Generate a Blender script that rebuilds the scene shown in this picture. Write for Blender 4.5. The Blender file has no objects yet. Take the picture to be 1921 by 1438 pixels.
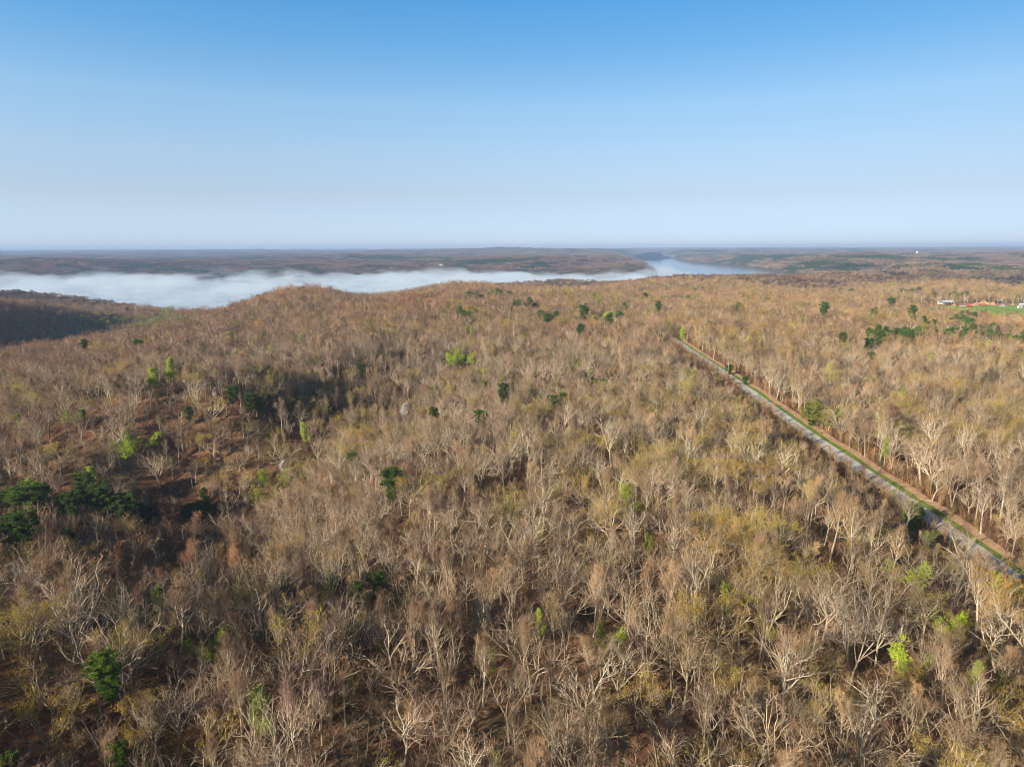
import bpy, math, random
import numpy as np
from mathutils import Vector, Matrix, Quaternion

PI = math.pi
R = math.radians
SC = bpy.context.scene
COL = SC.collection

# ------------------------------------------------------------------ camera, sky, sun, exposure
CAM_Z = 80.0
PITCH = R(11.2)
ROLL = R(-0.2)
FPX = 1282.0                       # focal length in pixels of the 1921 px wide photograph
cam_d = bpy.data.cameras.new('camera')
cam_d.sensor_width = 36.0
cam_d.lens = FPX / 1921.0 * 36.0
cam_d.clip_start = 1.0
cam_d.clip_end = 90000.0
cam = bpy.data.objects.new('camera', cam_d)
COL.objects.link(cam)
cam.location = (0, 0, CAM_Z)
cam.rotation_mode = 'QUATERNION'
cam.rotation_quaternion = Quaternion((1, 0, 0), PI / 2 - PITCH) @ Quaternion((0, 0, 1), ROLL)
SC.camera = cam

SUN_AZ = 51.0 + 180.0              # clockwise from +Y (the view direction)
SUN_EL = 20.0
world = bpy.data.worlds.new('World')
SC.world = world
world.use_nodes = True
wn = world.node_tree
wn.nodes.clear()
w_out = wn.nodes.new('ShaderNodeOutputWorld')
w_bg = wn.nodes.new('ShaderNodeBackground')
w_sky = wn.nodes.new('ShaderNodeTexSky')
w_sky.sky_type = 'NISHITA'
w_sky.sun_disc = False
w_sky.sun_elevation = R(SUN_EL)
w_sky.sun_rotation = R(SUN_AZ)
w_sky.altitude = 300
w_sky.air_density = 1.0
w_sky.dust_density = 0.0
w_sky.ozone_density = 8.0
w_bg.inputs['Strength'].default_value = 0.12
# sky tint by height: pale lavender low down, blue higher, dimmed and warmed overhead
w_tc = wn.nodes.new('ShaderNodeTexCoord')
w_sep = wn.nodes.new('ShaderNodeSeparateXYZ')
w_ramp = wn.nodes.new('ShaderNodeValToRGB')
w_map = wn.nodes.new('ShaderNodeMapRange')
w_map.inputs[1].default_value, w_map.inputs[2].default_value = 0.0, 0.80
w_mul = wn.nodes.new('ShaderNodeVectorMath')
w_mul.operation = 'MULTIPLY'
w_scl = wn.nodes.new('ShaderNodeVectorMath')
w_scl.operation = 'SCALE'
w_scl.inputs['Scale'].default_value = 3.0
SKY_T = [(0.0, (0.90, 0.79, 0.879)), (0.019, (0.88, 0.785, 0.879)), (0.072, (1.28, 0.81, 0.673)), (0.127, (1.623, 1.005, 0.738)), (0.189, (1.668, 1.164, 0.835)), (0.255, (1.13, 1.118, 0.898)), (0.311, (0.802, 1.108, 0.962)), (0.42, (0.52, 0.60, 0.48)), (0.7, (0.34, 0.28, 0.20))]  # last stops, out of frame, cut ambient light for deeper shade
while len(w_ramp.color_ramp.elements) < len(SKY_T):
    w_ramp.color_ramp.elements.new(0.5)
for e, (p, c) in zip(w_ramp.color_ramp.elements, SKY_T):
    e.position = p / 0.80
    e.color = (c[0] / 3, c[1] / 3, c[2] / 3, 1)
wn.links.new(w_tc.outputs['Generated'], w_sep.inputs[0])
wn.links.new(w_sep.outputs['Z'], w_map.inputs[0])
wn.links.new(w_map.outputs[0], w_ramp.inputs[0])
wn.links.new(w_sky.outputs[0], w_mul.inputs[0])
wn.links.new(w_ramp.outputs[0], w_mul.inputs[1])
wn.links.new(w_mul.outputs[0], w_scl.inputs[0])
w_az = wn.nodes.new('ShaderNodeMapRange')       # evens out the brightness from left to right
w_az.inputs[1].default_value, w_az.inputs[2].default_value = -0.6, 0.6
w_az.inputs[3].default_value, w_az.inputs[4].default_value = 1.24, 0.80
w_s2 = wn.nodes.new('ShaderNodeVectorMath')
w_s2.operation = 'SCALE'
wn.links.new(w_sep.outputs['X'], w_az.inputs[0])
wn.links.new(w_az.outputs[0], w_s2.inputs['Scale'])
wn.links.new(w_scl.outputs[0], w_s2.inputs[0])
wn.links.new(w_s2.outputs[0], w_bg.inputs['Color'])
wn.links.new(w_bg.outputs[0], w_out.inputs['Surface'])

sun_d = bpy.data.lights.new('sun', 'SUN')
sun_d.energy = 5.0
sun_d.angle = R(0.5)
sun_d.color = (1.0, 0.90, 0.76)
sun = bpy.data.objects.new('sun', sun_d)
COL.objects.link(sun)
sdir = Vector((math.sin(R(SUN_AZ)) * math.cos(R(SUN_EL)), math.cos(R(SUN_AZ)) * math.cos(R(SUN_EL)), math.sin(R(SUN_EL))))
sun.rotation_euler = sdir.to_track_quat('Z', 'Y').to_euler()
sun.location = (0, 0, 300)

SC.view_settings.view_transform = 'Standard'
SC.view_settings.look = 'None'
SC.view_settings.exposure = 0.65
SC.view_settings.gamma = 1.0
SC.render.engine = 'CYCLES'
cy = SC.cycles
cy.max_bounces = 5
cy.diffuse_bounces = 2
cy.glossy_bounces = 2
cy.transmission_bounces = 2
cy.volume_bounces = 3
cy.transparent_max_bounces = 4
cy.use_denoising = True
cy.denoiser = 'OPENIMAGEDENOISE'
cy.denoising_input_passes = 'RGB_ALBEDO_NORMAL'
cy.denoising_prefilter = 'ACCURATE'
cy.filter_width = 1.0
cy.caustics_reflective = False
cy.caustics_refractive = False
cy.sample_clamp_indirect = 6.0

# ------------------------------------------------------------------ projection helpers
cp_, sp_ = math.cos(PITCH), math.sin(PITCH)
cr_, sr_ = math.cos(ROLL), math.sin(ROLL)


def ray(u, v):
    a, b = (u - 960.5) / FPX, (719 - v) / FPX
    a, b = a * cr_ - b * sr_, a * sr_ + b * cr_
    return np.array([a, cp_ + b * sp_, -sp_ + b * cp_])


def project(x, y, z):
    dz = z - CAM_Z
    d = y * cp_ - dz * sp_
    a, b = x / d, (y * sp_ + dz * cp_) / d
    a, b = a * cr_ + b * sr_, -a * sr_ + b * cr_
    return 960.5 + FPX * a, 719 - FPX * b, d


def at_level(u, v, z):
    r = ray(u, v)
    t = (z - CAM_Z) / r[2]
    return r[0] * t, r[1] * t


# ------------------------------------------------------------------ noise and terrain
def _hash(ix, iy, seed):
    n = (ix.astype(np.int64) * 374761393 + iy.astype(np.int64) * 668265263 + seed * 1442695041) & 0xffffffff
    n = ((n ^ (n >> 13)) * 1274126177) & 0xffffffff
    n = ((n ^ (n >> 16)) * 2246822519) & 0xffffffff
    return ((n ^ (n >> 15)) & 0xffffff) / float(0xffffff)


def vnoise(x, y, seed=0):
    ix, iy = np.floor(x), np.floor(y)
    fx, fy = x - ix, y - iy
    fx, fy = fx * fx * fx * (fx * (fx * 6 - 15) + 10), fy * fy * fy * (fy * (fy * 6 - 15) + 10)
    a, b = _hash(ix, iy, seed), _hash(ix + 1, iy, seed)
    c, d = _hash(ix, iy + 1, seed), _hash(ix + 1, iy + 1, seed)
    return ((a * (1 - fx) + b * fx) * (1 - fy) + (c * (1 - fx) + d * fx) * fy) * 2 - 1


def fbm(x, y, scale, octaves=3, seed=0):
    s, amp, tot = 0.0, 1.0, 0.0
    for k in range(octaves):
        q = 2 ** k / scale
        s = s + amp * vnoise(x * q + 17.3 * k, y * q - 9.1 * k, seed + k)
        tot += amp
        amp *= 0.5
    return s / tot


def sstep(a, b, x):
    t = np.clip((x - a) / (b - a), 0, 1)
    return t * t * (3 - 2 * t)


LAKE_Z = -60.0
# ground heights surveyed along the sight lines: (u, v of the canopy there, ground height, canopy over it)
CPTS = [
    (960, 1438, 0, 0), (200, 1438, -4, 0), (1700, 1438, 0, 0), (1921, 1200, 0, 0), (1400, 1000, 0, 0),
    (1000, 1000, -5, 0), (1000, 1200, -3, 0), (700, 1250, -5, 0), 
    (-500, 1400, 2, 0), (2500, 1400, 2, 0), (2300, 1100, 2, 0),
    (60, 1270, 2, 0), (300, 1270, 0, 0), (500, 1250, -3, 0), (200, 1140, -11, 0), (400, 1140, -15, 0), (0, 1140, -8, 0), (200, 1065, -27, 0), (400, 1058, -32, 0), (0, 1065, -24, 0), (540, 1060, -26, 0),
    (700, 930, -9, 0), (620, 1080, -12, 0), (820, 850, -6, 0),
    (60, 1008, -33, 0), (-150, 1015, -32, 0), (190, 1002, -36, 0), (330, 1000, -49, 0), (450, 985, -48, 0), (530, 955, -43, 0), (580, 915, -32, 0),
    (610, 860, -26, 0), (700, 795, -19, 0), (790, 735, -14, 0), (850, 690, -9, 0),
    (0, 850, -14, 0), (250, 800, -5, 0), (450, 775, -3, 0), (650, 700, -2, 0), (570, 755, -10, 0), (-200, 860, -22, 0),
    (450, 722, -7, 0), (300, 735, -12, 0), (100, 712, -19, 0),
    (300, 665, -7, 12), (500, 645, -6, 12), (0, 655, -20, 12), (-200, 680, -25, 12), (120, 648, -21, 12), (220, 632, -24, 12), (330, 612, -32, 12), (380, 600, -30, 12),
    (430, 586, -22, 12), (480, 570, -12, 12), (520, 556, 0, 12), (550, 546, 9, 12), (585, 540, 15, 12), (625, 545, 8, 12), (665, 556, -13, 12), (735, 551, -9, 12), (870, 531, 3, 12),
    (1000, 541, -4, 12), (1100, 539, -5, 12), (1200, 531, -5, 12), (1290, 522, -3, 12), (1380, 524, -5, 12),
    (1700, 585, -5, 0), (1921, 585, -5, 0), (1500, 600, -5, 10), (1300, 600, 0, 10), (1300, 640, 0, 10),
    (1921, 700, 0, 10), (1600, 700, 0, 10), (1600, 800, 0, 0), (1550, 560, -16, 10), (1700, 540, -14, 10), (1480, 532, -26, 10),
    (1100, 620, -1, 10), (900, 620, -2, 10), (700, 620, -5, 10), (1000, 800, -3, 0), (1200, 850, 0, 0), (1000, 700, -3, 5),
    (2100, 800, 1, 0), (2200, 600, -3, 5), (1921, 545, -14, 10), (1250, 560, -6, 10), (1420, 560, -9, 10),
]
_c = []
for (u, v, z, ch) in CPTS:
    x, y = at_level(u, v, z + ch)
    _c.append((x, y, z))
for (x, y, z) in [(-720, 640, 4), (-740, 760, 8), (-750, 880, 8), (-762, 1000, 0), (-765, 1110, -14), (-750, 1220, -36), (-725, 1330, -56), (-820, 800, 9), (-840, 950, 4), (-900, 1120, -20), (-1050, 900, 0), (-1050, 700, -4), (-1100, 1150, -40), (-900, 1300, -55),  # left hill; its crest beyond the frame is raised to shade the flank
                  (-590, 640, -52), (-610, 740, -56), (-630, 850, -57), (-645, 960, -58), (-650, 1080, -58), (-640, 1200, -58), (-600, 1320, -58), (-560, 1080, -50), (-540, 1230, -52), (-520, 850, -40), (-500, 720, -34), (-520, 960, -44),
                  (-560, 520, -40), (-700, 520, -20), (-460, 1330, -58), (-400, 1200, -40), (-440, 1000, -30),
                  (-250, 140, 14), (-330, 120, 13), (-230, 60, 8), (-300, 200, 9), (-330, 290, -14), (-420, 200, 4),  # high ground out of view, added to throw shade into the hollow
                  (0, -150, 0), (300, -150, 2), (-300, -150, -4), (300, 40, 2), (-600, 1750, -60), (600, 1900, -30), (1500, 1700, -16), (-1500, 1500, -50), (1400, 900, -4), (0, 1500, -50), (600, 1480, -28)]:
    _c.append((x, y, z))
_c = np.array(_c)
_Q = _c[:, :2] / 500.0


def _tps(r2):
    return 0.5 * r2 * np.log(r2 + 1e-9)


_n = len(_c)
_K = _tps(((_Q[:, None] - _Q[None]) ** 2).sum(-1)) + np.eye(_n) * 0.00005
_P = np.hstack([np.ones((_n, 1)), _Q])
_A = np.zeros((_n + 3, _n + 3))
_A[:_n, :_n] = _K
_A[:_n, _n:] = _P
_A[_n:, :_n] = _P.T
_W = np.linalg.solve(_A, np.concatenate([_c[:, 2], np.zeros(3)]))


def h_rbf(x, y):
    out = _W[_n] + _W[_n + 1] * x / 500 + _W[_n + 2] * y / 500
    for k in range(_n):
        out = out + _W[k] * _tps((x / 500 - _Q[k, 0]) ** 2 + (y / 500 - _Q[k, 1]) ** 2)
    return np.clip(out, -60, 24)


LAKE_PX = [(-500, 534), (-200, 531), (0, 529), (150, 527), (240, 522), (300, 526), (450, 523), (600, 524), (750, 521), (900, 520), (1000, 519), (1100, 520), (1180, 519), (1226, 517), (1236, 514), (1228, 508),
           (1212, 499), (1194, 492), (1180, 486), (1178, 482), (1200, 480), (1246, 480), (1262, 486), (1290, 493), (1340, 497), (1400, 503), (1440, 509), (1482, 519),
           (1440, 527), (1330, 529), (1290, 536), (1200, 543), (1100, 549), (1000, 553), (870, 558), (740, 566), (600, 574), (470, 590), (370, 592), (330, 590), (240, 583), (100, 573), (-100, 570), (-500, 572)]
LAKE = np.array([at_level(u, v, LAKE_Z) for u, v in LAKE_PX])


def lake_sdf(x, y):
    """metres to the lake shore, negative inside the lake"""
    x, y = np.asarray(x, float), np.asarray(y, float)
    best = np.full(x.shape, 1e18)
    inside = np.zeros(x.shape, bool)
    m = len(LAKE)
    for k in range(m):
        ax, ay = LAKE[k]
        bx, by = LAKE[(k + 1) % m]
        ex, ey = bx - ax, by - ay
        t = np.clip(((x - ax) * ex + (y - ay) * ey) / (ex * ex + ey * ey), 0, 1)
        best = np.minimum(best, (x - ax - t * ex) ** 2 + (y - ay - t * ey) ** 2)
        c = ((ay > y) != (by > y)) & (x < (bx - ax) * (y - ay) / (by - ay + 1e-12) + ax)
        inside ^= c
    d = np.sqrt(best)
    return np.where(inside, -d, d)


# the road runs dead straight through the wood
RA = np.array(at_level(1790, 1010, 0))
RB = np.array(at_level(1310, 668, 0))
RD = (RB - RA) / np.linalg.norm(RB - RA)
RN = np.array([RD[1], -RD[0]])      # points to the right of the road


def road_coords(x, y):
    dx, dy = x - RA[0], y - RA[1]
    return dx * RD[0] + dy * RD[1], dx * RN[0] + dy * RN[1]


S_END = road_coords(*at_level(1252, 638, 0))[0]


def road_z(s):
    x, y = RA[0] + RD[0] * s, RA[1] + RD[1] * s
    return h_rbf(x, y)


FIELD_C = np.array(at_level(1850, 578, -5))


def in_field(x, y):
    return (np.abs(x - (FIELD_C[0] + 60)) / 190) ** 4 + (np.abs(y - FIELD_C[1] + 55) / 140) ** 4


MEADOWS = [at_level(1830, 530, -8) + (170, 120), at_level(1730, 520, -8) + (160, 90), at_level(1560, 562, -12) + (45, 30), at_level(1700, 529, -10) + (90, 60)]


def clear_mask(x, y):
    """1 where no tree may stand"""
    s, t = road_coords(x, y)
    m = ((t > -3.6) & (t < 7.6 + 0.9 * np.sin(s / 23.0) + 0.7 * np.sin(s / 7.3)) & (s < S_END)).astype(float)
    m = np.maximum(m, ((t > -2.6) & (t < 4.0) & (s < 900)).astype(float))
    m = np.maximum(m, (in_field(x, y) < 1).astype(float))
    for (mx, my, rx, ry) in MEADOWS:
        m = np.maximum(m, ((((x - mx) / rx) ** 2 + ((y - my) / ry) ** 2) < 1).astype(float))
    return m


def height(x, y):
    x, y = np.asarray(x, float), np.asarray(y, float)
    near = h_rbf(np.clip(x, -1700, 1700), np.clip(y, -300, 2600)) + 2.0 * fbm(x, y, 90, 3, 5) + (5.0 + 5.0 * sstep(450, 800, y)) * fbm(x, y, 260, 2, 8)
    # the rounded knoll above the fog and the saddle to its right
    near = near + 8 * np.exp(-(((x + 312) / 58) ** 2 + ((y - 1030) / 150) ** 2)) - 15 * np.exp(-(((x + 190) / 52) ** 2 + ((y - 1090) / 260) ** 2))
    r = np.hypot(x, y)
    rid = 1 - np.abs(fbm(x, y, 900, 3, 21))
    far = -4 + 34 * fbm(x, y, 1100, 3, 31) - 40 * sstep(0.80, 1.0, rid)
    far = far + np.clip((r - 7000) / 18000, 0, 1) * 46 + 60 * np.exp(-(((x + 30) / 1700) ** 2 + ((y - 9500) / 1300) ** 2))
    far = far + 38 * np.exp(-(((x - 2150) / 700) ** 2 + ((y - 10800) / 900) ** 2)) + 4 * fbm(x, y, 200, 2, 40) + 17 * fbm(x, y, 520, 2, 44) * sstep(2200, 2900, y) * sstep(9000, 5000, y)
    far = far + 12 * np.exp(-(((x - 900) / 1700) ** 2 + ((y - 4600) / 700) ** 2)) - 8 * sstep(900, 3000, x) * sstep(6500, 3000, y)
    w = sstep(1500, 2300, r)
    h = near * (1 - w) + far * w
    d = lake_sdf(x, y)
    slope = (0.34 + 0.14 * fbm(x, y, 500, 2, 50)) * sstep(1500, 3000, y) + 0.5 * (1 - sstep(1500, 3000, y))
    low = np.minimum(slope, 0.032 + 0.018 * sstep(1200, 2400, x) + 0.3 * sstep(2300, 1500, y) * sstep(900, 300, x))
    wl = sstep(100, 250, x) * sstep(3700, 2900, y) * sstep(2100, 1300, x)
    slope = slope * (1 - wl) + low * wl
    bank = np.where(d > 0, LAKE_Z + 1.2 + d * slope + 0.0006 * np.maximum(0, d - 260) ** 2, LAKE_Z - 1.5 + np.maximum(d, -40) * 0.3)
    k = 14.0
    hh = -k * np.logaddexp(-h / k, -bank / k)
    h = np.where(d < 600, np.minimum(hh, bank), h)
    h = np.where((d > 6) & (h < LAKE_Z + 2.5), LAKE_Z + 2.5, h)
    s, t = road_coords(x, y)
    wr = (1 - sstep(14, 40, np.abs(t - 4))) * (1 - sstep(850, 1000, s))
    h = h * (1 - wr) + wr * road_z(np.clip(s, -400, 1000))
    wf = 1 - sstep(1.0, 2.2, in_field(x, y))
    h = h * (1 - wf) + wf * (-5.0)
    return h


def h1(x, y):
    return float(height(np.array([x]), np.array([y]))[0])


# a height table in (bearing, distance) for quick ray marches
def march(us, vs, hc):
    """ground points whose tops (hc above the ground) lie on these sight lines"""
    us, vs, hc = map(lambda a: np.atleast_1d(np.asarray(a, float)), (us, vs, hc))
    rr = np.array([ray(u, v) for u, v in zip(us, vs)])
    t = np.geomspace(60, 16000, 900)
    X = rr[:, :1] * t
    Y = rr[:, 1:2] * t
    Z = CAM_Z + rr[:, 2:3] * t
    H = height(X, Y) + hc[:, None]
    below = Z < H
    first = np.where(below.any(1), below.argmax(1), len(t) - 1)
    i = np.arange(len(us))
    f0 = np.maximum(first - 1, 0)
    g0, g1 = (Z - H)[i, f0], (Z - H)[i, first]
    w = np.clip(g0 / (g0 - g1 + 1e-9), 0, 1)
    tt = t[f0] * (1 - w) + t[first] * w
    x, y = rr[:, 0] * tt, rr[:, 1] * tt
    return x, y


# ------------------------------------------------------------------ materials
def mat(name):
    m = bpy.data.materials.new(name)
    m.use_nodes = True
    nt = m.node_tree
    nt.nodes.clear()
    return m, nt


def N(nt, typ, **kw):
    n = nt.nodes.new(typ)
    for k, v in kw.items():
        setattr(n, k, v)
    return n


def mix_rgb(nt, fac, a, b, mode='MIX'):
    n = N(nt, 'ShaderNodeMix', data_type='RGBA', blend_type=mode)
    for sock, val in ((n.inputs[0], fac), (n.inputs[6], a), (n.inputs[7], b)):
        if isinstance(val, bpy.types.NodeSocket):
            nt.links.new(val, sock)
        elif isinstance(val, (int, float)):
            sock.default_value = val
        else:
            sock.default_value = (*val, 1.0)
    return n.outputs[2]


def noise(nt, scale, detail=2.0, rough=0.5, vec=None):
    n = N(nt, 'ShaderNodeTexNoise')
    n.inputs['Scale'].default_value = scale
    n.inputs['Detail'].default_value = detail
    n.inputs['Roughness'].default_value = rough
    if vec is not None:
        nt.links.new(vec, n.inputs['Vector'])
    return n.outputs['Fac']


def ramp(nt, fac, stops):
    n = N(nt, 'ShaderNodeValToRGB')
    cr = n.color_ramp
    while len(cr.elements) < len(stops):
        cr.elements.new(0.5)
    for e, (p, c) in zip(cr.elements, stops):
        e.position = p
        e.color = (*c, 1.0) if len(c) == 3 else c
    nt.links.new(fac, n.inputs[0])
    return n.outputs[0]


def world_pos(nt):
    return N(nt, 'ShaderNodeNewGeometry').outputs['Position']


def finish(nt, color, rough=0.9, spec=0.15, bump=None, bump_d=0.3, diffuse=False):
    out = N(nt, 'ShaderNodeOutputMaterial')
    if diffuse:
        b = N(nt, 'ShaderNodeBsdfDiffuse')
        cs = b.inputs['Color']
    else:
        b = N(nt, 'ShaderNodeBsdfPrincipled')
        b.inputs['Roughness'].default_value = rough
        b.inputs['Specular IOR Level'].default_value = spec
        cs = b.inputs['Base Color']
    if isinstance(color, bpy.types.NodeSocket):
        nt.links.new(color, cs)
    else:
        cs.default_value = (*color, 1.0)
    if bump is not None:
        bp = N(nt, 'ShaderNodeBump')
        bp.inputs['Distance'].default_value = bump_d
        bp.inputs['Strength'].default_value = 1.0
        nt.links.new(bump, bp.inputs['Height'])
        nt.links.new(bp.outputs[0], b.inputs['Normal'])
    nt.links.new(b.outputs[0], out.inputs['Surface'])
    return b


def tint_node(nt):
    a = N(nt, 'ShaderNodeAttribute', attribute_type='INSTANCER', attribute_name='tint')
    return a.outputs['Color']


def make_materials():
    M = {}
    # bark: pale grey-tan with lichen and dark furrows
    m, nt = mat('bark')
    p = world_pos(nt)
    oi = N(nt, 'ShaderNodeObjectInfo')
    n1 = noise(nt, 1.7, 4, 0.6, p)
    c = ramp(nt, n1, [(0.3, (0.34, 0.285, 0.21)), (0.5, (0.57, 0.485, 0.365)), (0.72, (0.71, 0.63, 0.49))])
    dark = ramp(nt, oi.outputs['Random'], [(0.0, (0.55, 0.51, 0.46)), (0.4, (0.80, 0.76, 0.70)), (0.75, (1.0, 0.97, 0.91)), (1.0, (1.15, 1.12, 1.06))])
    finish(nt, mix_rgb(nt, 1.0, c, dark, 'MULTIPLY'), 0.95, 0.05)
    M['bark'] = m
    m, nt = mat('pine_bark')
    c = ramp(nt, noise(nt, 2.0, 4, 0.6, world_pos(nt)), [(0.3, (0.10, 0.06, 0.04)), (0.7, (0.26, 0.17, 0.11))])
    finish(nt, c, 0.95, 0.05)
    M['pine_bark'] = m
    # twigs: colour of the tree, jittered twig by twig
    m, nt = mat('twigs')
    p = world_pos(nt)
    n1 = noise(nt, 0.9, 3, 0.7, p)
    n2 = noise(nt, 0.13, 1, 0.5, p)
    c = mix_rgb(nt, 1.0, tint_node(nt), ramp(nt, n1, [(0.3, (0.62, 0.60, 0.60)), (0.7, (1.38, 1.36, 1.32))]), 'MULTIPLY')
    c = mix_rgb(nt, 1.0, c, ramp(nt, n2, [(0.36, (0.62, 0.60, 0.64)), (0.64, (1.36, 1.34, 1.24))]), 'MULTIPLY')
    finish(nt, c, diffuse=True)
    M['twigs'] = m
    # leaves: young foliage and needles, a little light passing through
    m, nt = mat('leaves')
    p = world_pos(nt)
    n1 = noise(nt, 1.4, 3, 0.7, p)
    c = mix_rgb(nt, 1.0, tint_node(nt), ramp(nt, n1, [(0.3, (0.6, 0.62, 0.55)), (0.7, (1.4, 1.35, 1.3))]), 'MULTIPLY')
    out = N(nt, 'ShaderNodeOutputMaterial')
    d = N(nt, 'ShaderNodeBsdfDiffuse')
    t = N(nt, 'ShaderNodeBsdfTranslucent')
    ms = N(nt, 'ShaderNodeMixShader')
    ms.inputs[0].default_value = 0.25
    nt.links.new(c, d.inputs[0])
    nt.links.new(c, t.inputs[0])
    nt.links.new(d.outputs[0], ms.inputs[1])
    nt.links.new(t.outputs[0], ms.inputs[2])
    nt.links.new(ms.outputs[0], out.inputs[0])
    M['leaves'] = m
    # ground: leaf litter, rust brown with paler drifts and dark soil; far away the ground is wooded
    m, nt = mat('leaf_litter')
    p = world_pos(nt)
    n1 = noise(nt, 0.035, 4, 0.6, p)
    n2 = noise(nt, 0.9, 5, 0.7, p)
    c = ramp(nt, n2, [(0.25, (0.06, 0.035, 0.02)), (0.5, (0.25, 0.12, 0.060)), (0.75, (0.40, 0.22, 0.125))])
    c2 = ramp(nt, n2, [(0.25, (0.06, 0.045, 0.02)), (0.5, (0.20, 0.14, 0.07)), (0.75, (0.34, 0.25, 0.14))])
    c = mix_rgb(nt, ramp(nt, n1, [(0.48, (0, 0, 0)), (0.62, (1, 1, 1))]), c, c2)
    ln = N(nt, 'ShaderNodeVectorMath', operation='LENGTH')
    nt.links.new(p, ln.inputs[0])
    mr = N(nt, 'ShaderNodeMapRange')
    mr.inputs[1].default_value, mr.inputs[2].default_value = 1500, 3500
    nt.links.new(ln.outputs['Value'], mr.inputs[0])
    f1 = noise(nt, 0.02, 6, 0.75, p)
    f2 = noise(nt, 0.0022, 4, 0.6, p)
    wood = ramp(nt, f1, [(0.3, (0.045, 0.04, 0.028)), (0.5, (0.115, 0.095, 0.066)), (0.7, (0.18, 0.15, 0.10))])
    green = ramp(nt, f1, [(0.3, (0.015, 0.03, 0.012)), (0.7, (0.05, 0.085, 0.03))])
    wood = mix_rgb(nt, ramp(nt, f2, [(0.55, (0, 0, 0)), (0.62, (1, 1, 1))]), wood, green)
    c = mix_rgb(nt, mr.outputs[0], c, wood)
    finish(nt, c, bump=n2, bump_d=0.25)
    M['ground'] = m
    # water
    m, nt = mat('lake_water')
    p = world_pos(nt)
    b = finish(nt, (0.22, 0.31, 0.38), 0.12, 0.5, bump=noise(nt, 0.12, 4, 0.6, p), bump_d=0.35)
    M['water'] = m
    # road: bleached chip seal
    m, nt = mat('road')
    p = world_pos(nt)
    c = ramp(nt, noise(nt, 0.6, 6, 0.7, p), [(0.3, (0.60, 0.56, 0.50)), (0.7, (0.80, 0.76, 0.69))])
    finish(nt, c, 0.9, 0.1)
    M['road'] = m
    m, nt = mat('verge_grass')
    p = world_pos(nt)
    c = ramp(nt, noise(nt, 0.5, 5, 0.7, p), [(0.3, (0.12, 0.19, 0.03)), (0.55, (0.22, 0.32, 0.05)), (0.76, (0.38, 0.34, 0.12))])
    finish(nt, c, bump=noise(nt, 3, 3, 0.6, p), bump_d=0.2)
    M['grass'] = m
    m, nt = mat('verge_leaves')
    p = world_pos(nt)
    c = ramp(nt, noise(nt, 0.7, 5, 0.7, p), [(0.3, (0.44, 0.25, 0.13)), (0.55, (0.68, 0.43, 0.25)), (0.75, (0.80, 0.58, 0.38))])
    finish(nt, c, bump=noise(nt, 3, 3, 0.6, p), bump_d=0.2)
    M['verge'] = m
    m, nt = mat('meadow')
    p = world_pos(nt)
    c = ramp(nt, noise(nt, 0.04, 5, 0.7, p), [(0.35, (0.20, 0.34, 0.05)), (0.55, (0.33, 0.45, 0.09)), (0.7, (0.42, 0.38, 0.16))])
    finish(nt, c)
    M['meadow'] = m

    def plain(name, col, rough=0.7, spec=0.3, var=0.25, scale=0.6):
        m, nt = mat(name)
        lo = tuple(v * (1 - var) for v in col)
        hi = tuple(min(0.95, v * (1 + var)) for v in col)
        finish(nt, ramp(nt, noise(nt, scale, 4, 0.6, world_pos(nt)), [(0.3, lo), (0.7, hi)]), rough, spec)
        M[name] = m
    plain('white_paint', (0.78, 0.78, 0.76), 0.5, 0.4, 0.08)
    plain('white_sheet', (0.74, 0.76, 0.78), 0.5, 0.4, 0.12)
    plain('orange_earth', (0.50, 0.27, 0.15), 0.95, 0.05, 0.3)
    plain('red_paint', (0.62, 0.06, 0.03), 0.5, 0.4, 0.2)
    plain('yellow_paint', (0.75, 0.48, 0.06), 0.5, 0.4, 0.15)
    plain('blue_paint', (0.06, 0.13, 0.32), 0.5, 0.4, 0.2)
    plain('rubber', (0.025, 0.025, 0.025), 0.9, 0.2, 0.2)
    plain('dark_glass', (0.03, 0.04, 0.05), 0.15, 0.5, 0.1)
    plain('grey_stone', (0.36, 0.34, 0.31), 0.95, 0.05, 0.3)
    plain('roofing', (0.42, 0.40, 0.38), 0.8, 0.2, 0.15)
    plain('steel', (0.30, 0.29, 0.28), 0.5, 0.5, 0.15)
    plain('pole_wood', (0.50, 0.46, 0.40), 0.9, 0.1, 0.15)
    plain('earth_floor', (0.50, 0.36, 0.24), 0.95, 0.05, 0.3)
    return M


M = make_materials()


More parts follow.
